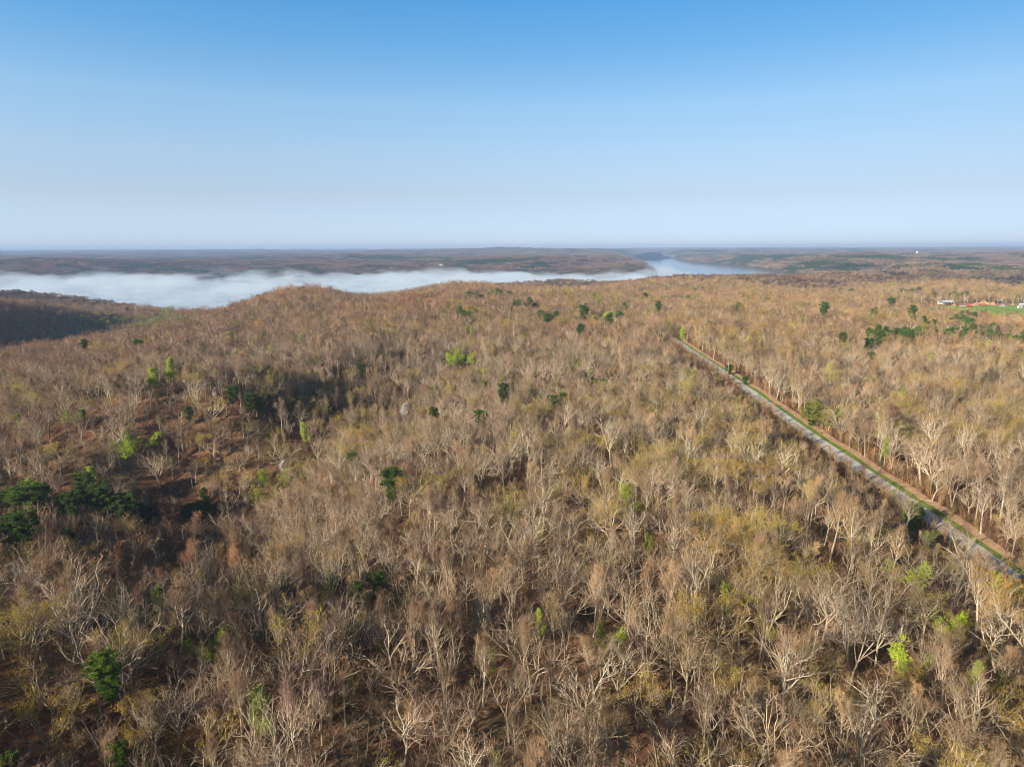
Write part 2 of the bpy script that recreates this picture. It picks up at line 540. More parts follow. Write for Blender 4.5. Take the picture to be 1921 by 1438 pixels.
# ------------------------------------------------------------------ mesh helpers
class MB:
    def __init__(self):
        self.v, self.f, self.m = [], [], []

    def tube(self, pts, rad, sides, mi=0, cap=False):
        """tapered tube along points"""
        b = len(self.v)
        n = len(pts)
        for i, (p, r) in enumerate(zip(pts, rad)):
            if i == 0:
                d = pts[1] - pts[0]
            elif i == n - 1:
                d = pts[-1] - pts[-2]
            else:
                d = pts[i + 1] - pts[i - 1]
            d = d.normalized()
            a = d.orthogonal().normalized() if i == 0 else (a - d * a.dot(d)).normalized()
            c = d.cross(a)
            for k in range(sides):
                t = 2 * PI * k / sides
                self.v.append(tuple(p + (a * math.cos(t) + c * math.sin(t)) * r))
        for i in range(n - 1):
            for k in range(sides):
                k2 = (k + 1) % sides
                self.f.append((b + i * sides + k, b + i * sides + k2, b + (i + 1) * sides + k2, b + (i + 1) * sides + k))
                self.m.append(mi)
        if cap:
            self.f.append(tuple(b + (n - 1) * sides + k for k in range(sides)))
            self.m.append(mi)
            self.f.append(tuple(b + k for k in reversed(range(sides))))
            self.m.append(mi)

    def box(self, cx, cy, cz, sx, sy, sz, mi=0, rz=0.0):
        b = len(self.v)
        ca, sa = math.cos(rz), math.sin(rz)
        for dz in (-.5, .5):
            for dx, dy in ((-.5, -.5), (.5, -.5), (.5, .5), (-.5, .5)):
                x, y = dx * sx, dy * sy
                self.v.append((cx + x * ca - y * sa, cy + x * sa + y * ca, cz + dz * sz))
        for q in ((3, 2, 1, 0), (4, 5, 6, 7), (0, 1, 5, 4), (1, 2, 6, 5), (2, 3, 7, 6), (3, 0, 4, 7)):
            self.f.append(tuple(b + i for i in q))
            self.m.append(mi)

    def poly(self, pts, mi=0):
        b = len(self.v)
        self.v += [tuple(p) for p in pts]
        self.f.append(tuple(range(b, b + len(pts))))
        self.m.append(mi)

    def prism(self, prof, x0, x1, mi=0):
        """a profile in y,z extruded along x"""
        b = len(self.v)
        n = len(prof)
        for x in (x0, x1):
            self.v += [(x, y, z) for y, z in prof]
        self.f.append(tuple(b + i for i in reversed(range(n))))
        self.m.append(mi)
        self.f.append(tuple(b + n + i for i in range(n)))
        self.m.append(mi)
        for i in range(n):
            j = (i + 1) % n
            self.f.append((b + i, b + j, b + n + j, b + n + i))
            self.m.append(mi)

    def mesh(self, name, mats, smooth=False):
        me = bpy.data.meshes.new(name)
        me.from_pydata(self.v, [], self.f)
        for mm in mats:
            me.materials.append(mm)
        if len(mats) > 1:
            me.polygons.foreach_set('material_index', self.m)
        if smooth:
            me.polygons.foreach_set('use_smooth', [True] * len(me.polygons))
        me.update()
        return me


def link(name, me, parent=None, loc=None):
    o = bpy.data.objects.new(name, me)
    COL.objects.link(o)
    if parent is not None:
        o.parent = parent
    if loc is not None:
        o.location = loc
    return o


def tag(o, label=None, cat=None, group=None, kind=None):
    for k, v in (('label', label), ('category', cat), ('group', group), ('kind', kind)):
        if v:
            o[k] = v
    return o


# ------------------------------------------------------------------ trees
def rot_about(d, ang, rng):
    a = d.orthogonal().normalized()
    a = Quaternion(d, rng.uniform(0, 2 * PI)) @ a
    return (Quaternion(a, ang) @ d).normalized()


def sliver(mb, p, d, L, w, rng, mi):
    """one fine twig: a long thin blade"""
    s = d.cross(Vector((rng.uniform(-1, 1), rng.uniform(-1, 1), rng.uniform(-1, 1))))
    if s.length < 1e-4:
        return
    s = s.normalized() * (w * 0.5)
    b = len(mb.v)
    mb.v += [tuple(p - s), tuple(p + s), tuple(p + d * L)]
    mb.f.append((b, b + 1, b + 2))
    mb.m.append(mi)


def leafq(mb, p, size, rng, mi, up=0.35):
    n = Vector((rng.gauss(0, 1), rng.gauss(0, 1), rng.gauss(0, 1) + up)).normalized()
    a = n.orthogonal().normalized()
    a = Quaternion(n, rng.uniform(0, 6.28)) @ a
    c = n.cross(a)
    s = size * rng.uniform(0.6, 1.3)
    b = len(mb.v)
    mb.v += [tuple(p - a * s * .5), tuple(p + c * s * .36), tuple(p + a * s * .5), tuple(p - c * s * .36)]
    mb.f.append((b, b + 1, b + 2, b + 3))
    mb.m.append(mi)


def gen_tree(seed, H=17, clear=0.33, spread=0.9, limbs=5, style='oak', lod=0, leaves=0, leaf_size=0.22, leaf_top=0.0, lean=0.0, twig=1.0, stems=1, lobes=True):
    lob = []
    """returns (trunk builder, crown builder); crown slot 0 twigs, slot 1 leaves"""
    rng = random.Random(seed)
    tb, cb = MB(), MB()
    ends = []
    tw_n = {0: 1.0, 1: 0.30}[lod] * twig
    tw_w = {0: 0.036, 1: 0.10}[lod]
    tw_l = {0: 0.85, 1: 1.25}[lod]
    sides = {0: (7, 6, 4, 3), 1: (4, 3, 3, 3)}[lod]
    up = Vector((0, 0, 1))
    spread *= .88

    def grow(p, d, L, r, lvl):
        seg = (5, 5, 4, 3)[min(lvl, 3)] if lod == 0 else (3, 3, 2, 2)[min(lvl, 3)]
        pts, rad = [p.copy()], [r]
        r1 = r * (0.5 if lvl else 0.66)
        wig = (0.06, 0.20, 0.27, 0.32)[min(lvl, 3)]
        trop = (0.05, 0.10, 0.06, 0.03)[min(lvl, 3)]
        if style == 'slim':
            wig *= 0.55
            trop *= 1.8
        for i in range(seg):
            d = (d + Vector((rng.gauss(0, wig), rng.gauss(0, wig), rng.gauss(0, wig * .7))) + up * trop).normalized()
            p = p + d * (L / seg)
            pts.append(p.copy())
            rad.append(r + (r1 - r) * (i + 1) / seg)
        if lvl <= 2 or lod == 0:
            tb.tube(pts, rad, sides[min(lvl, 3)])
        elif lod == 1:
            for q0, q1 in zip(pts, pts[1:]):
                sliver(cb, q0, (q1 - q0).normalized(), (q1 - q0).length * 1.1, r * 2.2 + 0.03, rng, 0)
        return pts, rad, d

    def twigs(pts, L, n):
        for _ in range(n):
            t = rng.uniform(0.15, 1.0) * (len(pts) - 1)
            i = min(int(t), len(pts) - 2)
            p = pts[i].lerp(pts[i + 1], t - i)
            d = (pts[i + 1] - pts[i]).normalized()
            d = (rot_about(d, rng.uniform(0.3, 1.2), rng) + up * 0.25).normalized()
            LL = tw_l * rng.uniform(0.5, 1.35)
            sliver(cb, p, d, LL, tw_w * rng.uniform(.6, 1.3), rng, 0)
            e = p + d * LL
            if lod == 0 and rng.random() < 0.6:
                m_ = p + d * LL * .5
                sliver(cb, m_, rot_about(d, 0.6, rng), LL * .6, tw_w * .7, rng, 0)
            ends.append(e)

    def sub(pts, rad, d, L, lvl):
        """children of a limb"""
        if lvl >= 4:
            twigs(pts, L, int(round(7 * tw_n + rng.random())))
            return
        nk = {1: rng.randint(5, 7), 2: rng.randint(4, 6), 3: rng.randint(4, 5)}[lvl]
        if lod == 1:
            nk = {1: 5, 2: 4, 3: 2}[lvl]
        for k in range(nk):
            t = (0.25 + 0.75 * (k + rng.uniform(.2, .8)) / nk) * (len(pts) - 1)
            i = min(int(t), len(pts) - 2)
            p = pts[i].lerp(pts[i + 1], t - i)
            dd = (pts[i + 1] - pts[i]).normalized()
            last = k >= nk - 2
            ang = rng.uniform(0.25, 0.5) if last else rng.uniform(0.55, 1.0)
            if style == 'slim':
                ang *= 0.75
            cd = rot_about(dd, ang, rng)
            if cd.z < -0.1:
                cd.z *= -0.5
                cd.normalize()
            Lc = L * rng.uniform(0.42, 0.66) * (1.0 - 0.25 * t / len(pts))
            rc = max(rad[i] * 0.74, 0.026)
            pp, rr, de = grow(p, cd, Lc, rc, lvl)
            if lvl == 3 or (lod == 1 and lvl >= 2):
                twigs(pp, Lc, int(round({0: 7, 1: 11}[lod] * tw_n * rng.uniform(.7, 1.3))))
            if lvl == 2:
                lob.append((pp[-1], min(2.3, max(.9, Lc * .62))))
            if lvl < 3:
                sub(pp, rr, de, Lc, lvl + 1)
        twigs(pts, L, int(round(5 * tw_n)))

    for s in range(stems):
        d0 = Vector((rng.gauss(0, .05) + lean, rng.gauss(0, .05), 1))
        if stems > 1:
            d0 += Vector((math.cos(s * 6.28 / stems + seed), math.sin(s * 6.28 / stems + seed), 0)) * 0.13
        d0.normalize()
        r0 = 0.0175 * H * rng.uniform(.85, 1.1) / (stems ** 0.4)
        if style == 'oak':
            Lt = H * clear
            pts, rad, d = grow(Vector((0, 0, -0.6)), d0, Lt, r0, 0)
            a0 = rng.uniform(0, 6.28)
            nl = max(2, limbs)
            for k in range(nl):
                a = a0 + k * 2 * PI / nl + rng.uniform(-.35, .35)
                tilt = spread * rng.uniform(0.65, 1.1) if k else 0.15
                cd = Vector((math.cos(a) * math.sin(tilt), math.sin(a) * math.sin(tilt), math.cos(tilt)))
                base = pts[-1] if k < 3 else pts[-2].lerp(pts[-1], rng.uniform(.1, .9))
                Lc = (H - Lt) * rng.uniform(.62, .85) / max(0.62, math.cos(tilt * 0.6))
                pp, rr, de = grow(base, cd, Lc, rad[-1] * rng.uniform(.6, .85), 1)
                sub(pp, rr, de, Lc, 2)
        else:
            Lt = H * 0.92
            seg = 8
            pts, rad = [Vector((0, 0, -0.6))], [r0]
            d = d0
            for i in range(seg):
                d = (d + Vector((rng.gauss(0, .035), rng.gauss(0, .035), 0)) + up * .04).normalized()
                pts.append(pts[-1] + d * (Lt / seg))
                rad.append(r0 * (1 - (i + 1) / seg * 0.86))
            tb.tube(pts, rad, sides[0])
            nb = int(limbs * 3) if lod == 0 else int(limbs * 2)
            for k in range(nb):
                t = (clear + (1 - clear) * (k + rng.random()) / nb) * seg
                i = min(int(t), seg - 1)
                p = pts[i].lerp(pts[i + 1], t - i)
                fr = (t / seg - clear) / (1 - clear)
                tilt = spread * rng.uniform(.75, 1.15) * (1 - .45 * fr)
                a = k * 2.4 + rng.uniform(-.4, .4)
                cd = Vector((math.cos(a) * math.sin(tilt), math.sin(a) * math.sin(tilt), math.cos(tilt)))
                Lc = H * 0.30 * (1.05 - 0.6 * fr) * rng.uniform(.75, 1.2) * (0.6 + 0.4 * min(1, fr * 4))
                pp, rr, de = grow(p, cd, Lc, max(rad[i] * 0.45, .02), 1)
                sub(pp, rr, de, Lc, 3 if lod else (2 if k % 2 else 3))
    # the outer twigs gather into rounded sprays at the limb ends
    if lobes and lob:
        tot = {0: 850, 1: 430}[lod]
        bw, bl = {0: (.030, .8), 1: (.10, 1.25)}[lod]
        wsum = sum(q[1] ** 2 for q in lob)
        for (c, rl) in lob:
            for _ in range(int(tot * rl * rl / wsum)):
                v = Vector((rng.gauss(0, 1), rng.gauss(0, 1), rng.gauss(0.35, .8))).normalized()
                if v.z < -.25:
                    v.z *= -1
                p = c + Vector((v.x * rl, v.y * rl, v.z * rl * .75)) * rng.uniform(.62, 1.0)
                d = (v + Vector((rng.gauss(0, .5), rng.gauss(0, .5), rng.gauss(.2, .4)))).normalized()
                sliver(cb, p - d * bl * .4, d, bl * rng.uniform(.6, 1.3), bw * rng.uniform(.6, 1.4), rng, 0)
                if rng.random() < .25:
                    ends.append(p)
    if leaves and ends:
        zs = sorted(e.z for e in ends)
        zc = zs[int(len(zs) * leaf_top)]
        cand = [e for e in ends if e.z >= zc]
        # leaves gather on some sprays and leave others bare
        for _ in range(leaves):
            e = cand[rng.randrange(len(cand))]
            q = math.sin(e.x * 1.3 + seed) + math.sin(e.y * 1.5 - seed) + math.sin(e.z * 1.2)
            if q < -0.6 and rng.random() < 0.8:
                continue
            leafq(cb, e + Vector((rng.gauss(0, .22), rng.gauss(0, .22), rng.gauss(0, .18))), leaf_size, rng, 1)
    return tb, cb


def gen_pine(seed, H=18, lod=0, clear=0.45, width=3.2):
    rng = random.Random(seed)
    tb, cb = MB(), MB()
    n = 7
    pts, rad = [Vector((0, 0, -.6))], [H * .0145]
    for i in range(n):
        pts.append(Vector((rng.gauss(0, .08) * i * .5, rng.gauss(0, .08) * i * .5, H * (i + 1) / n * .97)))
        rad.append(H * .0145 * (1 - .85 * (i + 1) / n))
    tb.tube(pts, rad, 6 if lod == 0 else 4)
    nb = 46 if lod == 0 else 30
    for k in range(nb):
        fr = (k + rng.random() * .8) / nb
        z = H * (clear + (1 - clear) * fr)
        prof = math.sin(PI * min(1, .16 + .86 * (1 - fr) ** .8)) ** .6 * .95 + .1
        L = width * prof * rng.uniform(.65, 1.2)
        a = k * 2.4 + rng.uniform(-.5, .5)
        d = Vector((math.cos(a), math.sin(a), rng.uniform(.1, .45) + .3 * fr)).normalized()
        i = min(int(z / H * n), n - 1)
        p0 = pts[i].lerp(pts[i + 1], min(1, max(0, z / H * n - i)))
        p0.z = z
        tip = p0 + d * L
        tb.tube([p0, p0.lerp(tip, .5) + Vector((0, 0, -.12)), tip], [.07, .05, .02], 3)
        ncl = max(2, int(L * 1.5))
        for c in range(ncl):
            q = p0.lerp(tip, .35 + .7 * (c + rng.random()) / ncl) + Vector((rng.gauss(0, .35), rng.gauss(0, .35), rng.gauss(0, .2)))
            cr = rng.uniform(.65, 1.05)
            m = 90 if lod == 0 else 26
            sz = .46 if lod == 0 else .95
            for _ in range(m):
                v = Vector((rng.gauss(0, 1), rng.gauss(0, 1), rng.gauss(0, 1)))
                v = v.normalized() * cr * rng.uniform(.45, 1)
                v.z *= .62
                dd = (v.normalized() + Vector((0, 0, .5))).normalized()
                sliver(cb, q + v * .55, dd, sz, sz * .36, rng, 1)
    return tb, cb


def gen_far(seed, n_trees, size, blades, blen, bw, leafy=False):
    """a piece of closed canopy seen from far off: many crowns of different height"""
    rng = random.Random(seed)
    cb = MB()
    spots = []
    for _ in range(n_trees * 30):
        if len(spots) >= n_trees:
            break
        x, y = rng.uniform(-.5, .5) * size, rng.uniform(-.5, .5) * size
        if all((x - a) ** 2 + (y - b) ** 2 > (size * size / n_trees) * .42 for a, b in spots):
            spots.append((x, y))
    for (x, y) in spots:
        H = rng.uniform(8.5, 18)
        rc = math.sqrt(size * size / n_trees) * rng.uniform(.42, .7)
        for _ in range(blades):
            a, q = rng.uniform(0, 2 * PI), math.sqrt(rng.random())
            zz = (H - rc * .8) + rc * .8 * math.sqrt(max(0, 1 - q * q)) * rng.uniform(.55, 1.0)
            p = Vector((x + math.cos(a) * q * rc, y + math.sin(a) * q * rc, zz - rng.random() ** 3 * 4))
            d = Vector((math.cos(a) * q + rng.gauss(0, .4), math.sin(a) * q + rng.gauss(0, .4), .8)).normalized()
            if leafy:
                leafq(cb, p, bw * 2.2, rng, 0)
            else:
                sliver(cb, p - d * blen * .5, d, blen, bw, rng, 0)
        if not leafy:
            sliver(cb, Vector((x, y, -1)), Vector((0, 0, 1)), H * .85, .5, rng, 0)
    return cb


def gen_shrub(seed, H=3.0, n=60, w=0.05):
    rng = random.Random(seed)
    cb = MB()
    for s in range(rng.randint(2, 5)):
        d = Vector((rng.gauss(0, .28), rng.gauss(0, .28), 1)).normalized()
        sliver(cb, Vector((rng.gauss(0, .3), rng.gauss(0, .3), -.2)), d, H, w * 1.6, rng, 0)
    for _ in range(n):
        t = rng.uniform(.25, 1)
        p = Vector((rng.gauss(0, .28) * H * t * .5, rng.gauss(0, .28) * H * t * .5, H * t))
        d = Vector((rng.gauss(0, .6), rng.gauss(0, .6), rng.uniform(.3, 1.2))).normalized()
        sliver(cb, p - d * .4, d, rng.uniform(.6, 1.3), w, rng, 0)
    return cb


BARE = [  # name-free parameter sets for the leafless trees, near version and mid version share them
    dict(seed=11, H=16, clear=.28, spread=.95, limbs=6),
    dict(seed=12, H=18, clear=.36, spread=.80, limbs=5),
    dict(seed=13, H=15, clear=.24, spread=1.05, limbs=6),
    dict(seed=14, H=19, clear=.45, spread=.62, limbs=5),
    dict(seed=15, H=17, clear=.40, spread=.72, limbs=4, lean=.10),
    dict(seed=16, H=17, clear=.45, spread=.75, limbs=5, style='slim'),
    dict(seed=17, H=15, clear=.38, spread=.85, limbs=5, style='slim'),
    dict(seed=18, H=18, clear=.30, spread=.70, limbs=4, stems=2),
    dict(seed=19, H=13, clear=.35, spread=.80, limbs=4, lean=-.08),
    dict(seed=20, H=19, clear=.52, spread=.60, limbs=6, style='slim'),
]
BARE_WORDS = ['broad round crowned oak', 'tall forked oak', 'low wide spreading oak', 'high crowned straight oak', 'slightly leaning oak',
              'slender upright tree', 'slim densely twigged tree', 'twin stemmed tree', 'small crooked oak', 'tall thin trunked tree']


def crown_mesh(cb, name):
    return cb.mesh(name, [M['twigs'], M['leaves']])


NEAR, MID = {}, {}


def build_kinds():
    for lod, store in ((0, NEAR), (1, MID)):
        store['bare'] = [gen_tree(lod=lod, **p) for p in BARE]
        store['bud'] = [gen_tree(lod=lod, leaves=int(3600 * (1, .35)[lod]), leaf_size=(.20, .42)[lod], leaf_top=.35, twig=.8, **p) for p in (BARE[0], BARE[2], BARE[1], BARE[8])]
        store['leafy'] = [gen_tree(lod=lod, seed=30 + k, H=h, clear=c, spread=s, limbs=5, style=st, leaves=int(n * (1.6, .4)[lod]), leaf_size=(.34, .72)[lod], twig=.6)
                          for k, (h, c, s, st, n) in enumerate([(14, .22, .75, 'slim', 7000), (15, .3, .8, 'oak', 8000), (11, .25, .7, 'slim', 4500)])]
        store['pine'] = [gen_pine(50, 17, lod, .42, 3.4), gen_pine(51, 19, lod, .50, 3.0), gen_pine(52, 13, lod, .28, 2.8), gen_pine(53, 7.5, lod, .06, 2.9)]
    out = {}
    for tagn, store in (('near', NEAR), ('mid', MID)):
        for kind, lst in store.items():
            for i, (tb, cb) in enumerate(lst):
                bark = M['pine_bark'] if kind == 'pine' else M['bark']
                out[(tagn, kind, i)] = (tb.mesh('trunk', [bark], True), crown_mesh(cb, 'crown'))
                # one joined mesh for the massed wood
                j = MB()
                j.v = list(tb.v) + list(cb.v)
                o = len(tb.v)
                j.f = list(tb.f) + [tuple(q + o for q in f) for f in cb.f]
                j.m = [2] * len(tb.f) + list(cb.m)
                out[(tagn, kind, i, 'joined')] = j.mesh('tree', [M['twigs'], M['leaves'], bark])
    return out


TREES = build_kinds()


# ------------------------------------------------------------------ scatter by geometry nodes (only for what nobody could count)
def scatter(name, protos, x, y, z, rotz, scl, idx, tint, label, kind='stuff'):
    coll = bpy.data.collections.new(name + '_sources')
    for i, me in enumerate(protos):
        po = bpy.data.objects.new('source_%03d' % i, me)
        coll.objects.link(po)
    me = bpy.data.meshes.new(name)
    n = len(x)
    me.vertices.add(n)
    me.vertices.foreach_set('co', np.stack([x, y, z], 1).astype(np.float32).ravel())
    for an, typ, arr in (('rotz', 'FLOAT', rotz), ('idx', 'INT', idx)):
        a = me.attributes.new(an, typ, 'POINT')
        a.data.foreach_set('value', np.asarray(arr, np.int32 if typ == 'INT' else np.float32))
    a = me.attributes.new('scl', 'FLOAT_VECTOR', 'POINT')
    a.data.foreach_set('vector', np.asarray(scl, np.float32).ravel())
    a = me.attributes.new('tint', 'FLOAT_COLOR', 'POINT')
    a.data.foreach_set('color', np.hstack([tint, np.ones((n, 1))]).astype(np.float32).ravel())
    me.update()
    ob = link(name, me)
    tag(ob, label, None, None, kind)
    ng = bpy.data.node_groups.new(name, 'GeometryNodeTree')
    ng.interface.new_socket('Geometry', in_out='INPUT', socket_type='NodeSocketGeometry')
    ng.interface.new_socket('Geometry', in_out='OUTPUT', socket_type='NodeSocketGeometry')
    gi, go = ng.nodes.new('NodeGroupInput'), ng.nodes.new('NodeGroupOutput')
    ip = ng.nodes.new('GeometryNodeInstanceOnPoints')
    ci = ng.nodes.new('GeometryNodeCollectionInfo')
    ci.inputs['Collection'].default_value = coll
    ci.inputs['Separate Children'].default_value = True
    ci.inputs['Reset Children'].default_value = True

    def attr(nm, typ):
        q = ng.nodes.new('GeometryNodeInputNamedAttribute')
        q.data_type = typ
        q.inputs['Name'].default_value = nm
        return q.outputs['Attribute']
    cx = ng.nodes.new('ShaderNodeCombineXYZ')
    L = ng.links.new
    L(attr('rotz', 'FLOAT'), cx.inputs['Z'])
    L(gi.outputs[0], ip.inputs['Points'])
    L(ci.outputs[0], ip.inputs['Instance'])
    ip.inputs['Pick Instance'].default_value = True
    L(attr('idx', 'INT'), ip.inputs['Instance Index'])
    L(cx.outputs[0], ip.inputs['Rotation'])
    L(attr('scl', 'FLOAT_VECTOR'), ip.inputs['Scale'])
    L(ip.outputs[0], go.inputs[0])
    mod = ob.modifiers.new('scatter', 'NODES')
    mod.node_group = ng
    return ob


# ------------------------------------------------------------------ ground, lake, road
def grid_mesh(X, Y, Z, name, mats, smooth=True, matidx=None):
    nr, nc = X.shape
    v = np.stack([X, Y, Z], -1).reshape(-1, 3)
    i = np.arange(nr * nc).reshape(nr, nc)
    f = np.stack([i[:-1, :-1], i[:-1, 1:], i[1:, 1:], i[1:, :-1]], -1).reshape(-1, 4)
    me = bpy.data.meshes.new(name)
    me.vertices.add(len(v))
    me.vertices.foreach_set('co', v.astype(np.float32).ravel())
    me.loops.add(f.size)
    me.loops.foreach_set('vertex_index', f.astype(np.int32).ravel())
    me.polygons.add(len(f))
    me.polygons.foreach_set('loop_start', np.arange(0, f.size, 4, dtype=np.int32))
    me.polygons.foreach_set('loop_total', np.full(len(f), 4, np.int32))
    for m in mats:
        me.materials.append(m)
    if smooth:
        me.polygons.foreach_set('use_smooth', np.ones(len(f), bool))
    me.update()
    me.validate()
    return me


def build_ground():
    ys = np.concatenate([np.linspace(-260, 40, 12), np.linspace(46, 700, 190), np.geomspace(704, 4200, 330)[0:], np.geomspace(4250, 26000, 110)])
    s = np.linspace(-1, 1, 430)
    halfw = 420 + 0.92 * np.maximum(ys, 0)
    X = s[None, :] * halfw[:, None]
    Y = np.repeat(ys[:, None], len(s), 1)
    Z = height(X, Y)
    r = np.hypot(X, Y)
    Z = Z + sstep(2500, 6000, r) * 5 * fbm(X, Y, 120, 2, 77) * (lake_sdf(X, Y) > 60)
    o = link('ground', grid_mesh(X, Y, Z, 'ground', [M['ground']]))
    tag(o, 'rust brown leaf litter over rolling wooded hills', None, None, 'structure')


build_ground()

lk = MB()
lk.poly([(-6000, 900, LAKE_Z), (6000, 900, LAKE_Z), (12000, 15000, LAKE_Z), (-12000, 15000, LAKE_Z)])
tag(link('water', lk.mesh('water', [M['water']])), 'still pale blue reservoir winding between the wooded hills', None, None, 'structure')


def strip(name, t0, t1, dz, m, s0=-140.0, s1=900.0, wob=0.0, label=''):
    s = np.arange(s0, s1, 4.0)
    cols = np.linspace(0, 1, 4)
    w0 = t0 + wob * vnoise(s / 9, s * 0, 3)
    w1 = t1 + wob * vnoise(s / 7, s * 0, 9)
    T = w0[:, None] + (w1 - w0)[:, None] * cols[None]
    S = np.repeat(s[:, None], 4, 1)
    X = RA[0] + RD[0] * S + RN[0] * T
    Y = RA[1] + RD[1] * S + RN[1] * T
    Z = height(X, Y) + dz
    o = link(name, grid_mesh(X, Y, Z, name, [m]))
    tag(o, label, None, None, 'structure')


strip('verge_ground', 2.4, 8.6, 0.06, M['verge'], wob=1.0, label='orange brown leaf covered verge right of the road')
strip('grass_verge', 2.3, 5.1, 0.12, M['grass'], wob=0.8, label='narrow strip of green grass along the right side of the road')
strip('grass_edge', -3.6, -2.2, 0.12, M['grass'], wob=0.7, label='thin grassy edge along the left side of the road')
strip('road', -2.8, 2.8, 0.2, M['road'], label='straight pale grey country road running away through the wood')


def disc_sheet(name, cx, cy, rx, ry, dz, m, label, seed, power=2):
    a = np.linspace(0, 2 * PI, 49)[:-1]
    rr = 1 + 0.12 * np.sin(3 * a + seed) + 0.08 * np.sin(7 * a + seed * 2)
    rows = [np.full_like(a, 0.02), np.full_like(a, .33), np.full_like(a, .66), rr]
    X = np.stack([cx + rx * q * np.sign(np.cos(a)) * np.abs(np.cos(a)) ** (2 / power) for q in rows])
    Y = np.stack([cy + ry * q * np.sign(np.sin(a)) * np.abs(np.sin(a)) ** (2 / power) for q in rows])
    X, Y = np.hstack([X, X[:, :1]]), np.hstack([Y, Y[:, :1]])
    o = link(name, grid_mesh(X, Y, height(X, Y) + dz, name, [m]))
    tag(o, label, None, None, 'structure')


disc_sheet('grass_field', FIELD_C[0] + 60, FIELD_C[1] - 55, 196, 145, 0.25, M['meadow'], 'bright green mown field behind the trees at the right', 1, 4)
for k, (mx, my, rx, ry) in enumerate(MEADOWS):
    disc_sheet('grass_meadow', mx, my, rx * 1.05, ry * 1.05, 0.5, M['meadow'], 'pale green meadow among distant woods, number %d counting away' % (k + 1) if False else
               ['wide pale green meadow far off at the right', 'small pale green meadow in the distant wood', 'little green glade on the near hill', 'narrow green clearing before the far meadow'][k], k)

# ------------------------------------------------------------------ where trees stand
rs = np.random.default_rng(4)


def jitter_grid(x0, x1, y0, y1, sp, amt=0.85):
    gx = np.arange(x0, x1, sp)
    gy = np.arange(y0, y1, sp)
    X, Y = np.meshgrid(gx, gy)
    X = X + (np.arange(len(gy))[:, None] % 2) * sp * .5
    X = X + rs.uniform(-.5, .5, X.shape) * sp * amt
    Y = Y + rs.uniform(-.5, .5, Y.shape) * sp * amt
    return X.ravel(), Y.ravel()


def lerp3(a, b, t):
    return np.asarray(a)[None] * (1 - t[:, None]) + np.asarray(b)[None] * t[:, None]


TAN, OLIVE, GREY, MAUVE, RUST = (.375, .235, .132), (.345, .25, .105), (.31, .20, .132), (.31, .18, .14), (.40, .165, .07)


def field_tint(x, y, n):
    """how the twig colour of the wood drifts: olive tan on the right, greyer and redder on the left"""
    right = sstep(-0.35, 0.35, x / np.maximum(np.hypot(x, y), 1) + 0.25 * fbm(x, y, 300, 2, 90))
    base = lerp3(GREY, TAN, right)
    r1 = rs.random(n)
    ol = np.clip(sstep(.45, .95, rs.random(n)) * (.35 + .65 * right) + .25 * fbm(x, y, 60, 2, 61), 0, 1)
    base = base * (1 - ol[:, None]) + np.asarray(OLIVE)[None] * ol[:, None]
    mv = sstep(.72, .95, r1) * (1 - .45 * right)
    base = base * (1 - mv[:, None]) + np.asarray(MAUVE)[None] * mv[:, None]
    ru = sstep(.0, .5, fbm(x, y, 170, 2, 62)) * (1 - .7 * right) * .75 * (rs.random(n) > .3)
    ru = np.maximum(ru, np.exp(-(((x + 300) / 90) ** 2 + ((y - 1010) / 60) ** 2)) * .8)
    base = base * (1 - ru[:, None]) + np.asarray(RUST)[None] * ru[:, None]
    return base * rs.uniform(.48, 1.5, n)[:, None]


# distant masses of dark evergreens: centre px, radii in metres
GROVES = [(1680, 640, 26, 13), (1735, 638, 30, 13), (1795, 640, 24, 13), (1850, 641, 22, 12), (1905, 643, 14, 12),
          (1710, 551, 26, 16), (1785, 558, 30, 16), (1830, 600, 12, 14), (1790, 612, 12, 14), (1820, 622, 14, 10), (1720, 610, 10, 10),
          (890, 562, 13, 12), (938, 558, 16, 10), (985, 577, 22, 8), (1150, 603, 18, 9), (1210, 566, 12, 12), (1262, 567, 20, 12), (1300, 571, 16, 10), (1160, 585, 10, 10), (1020, 598, 12, 8), (880, 595, 8, 8),
          (740, 490, 150, 45), (800, 484, 130, 45), (905, 490, 120, 40), (975, 491, 90, 40), (700, 484, 150, 40), (560, 500, 70, 40), (1010, 496, 50, 30), (860, 498, 50, 30), (640, 470, 300, 120),
          (1560, 503, 130, 40), (1500, 497, 110, 40), (1600, 509, 80, 40), (1670, 511, 70, 30), (1650, 482, 300, 120), (1500, 480, 300, 120), (1330, 474, 400, 200), (100, 472, 500, 160), (300, 480, 150, 90), (520, 474, 400, 90), (1810, 525, 100, 30)]
gx, gy = march([g[0] for g in GROVES], [g[1] for g in GROVES], np.full(len(GROVES), 8.0))


def grove_mask(x, y):
    m = np.zeros(x.shape)
    jx = x + 14 * fbm(x, y, 40, 2, 71)
    jy = y + 14 * fbm(x, y, 40, 2, 72)
    for k, g in enumerate(GROVES):
        m = np.maximum(m, ((((jx - gx[k]) / g[2]) ** 2 + ((jy - gy[k]) / g[3]) ** 2) < 1).astype(float))
    return m


PINE_T = (.055, .105, .030)

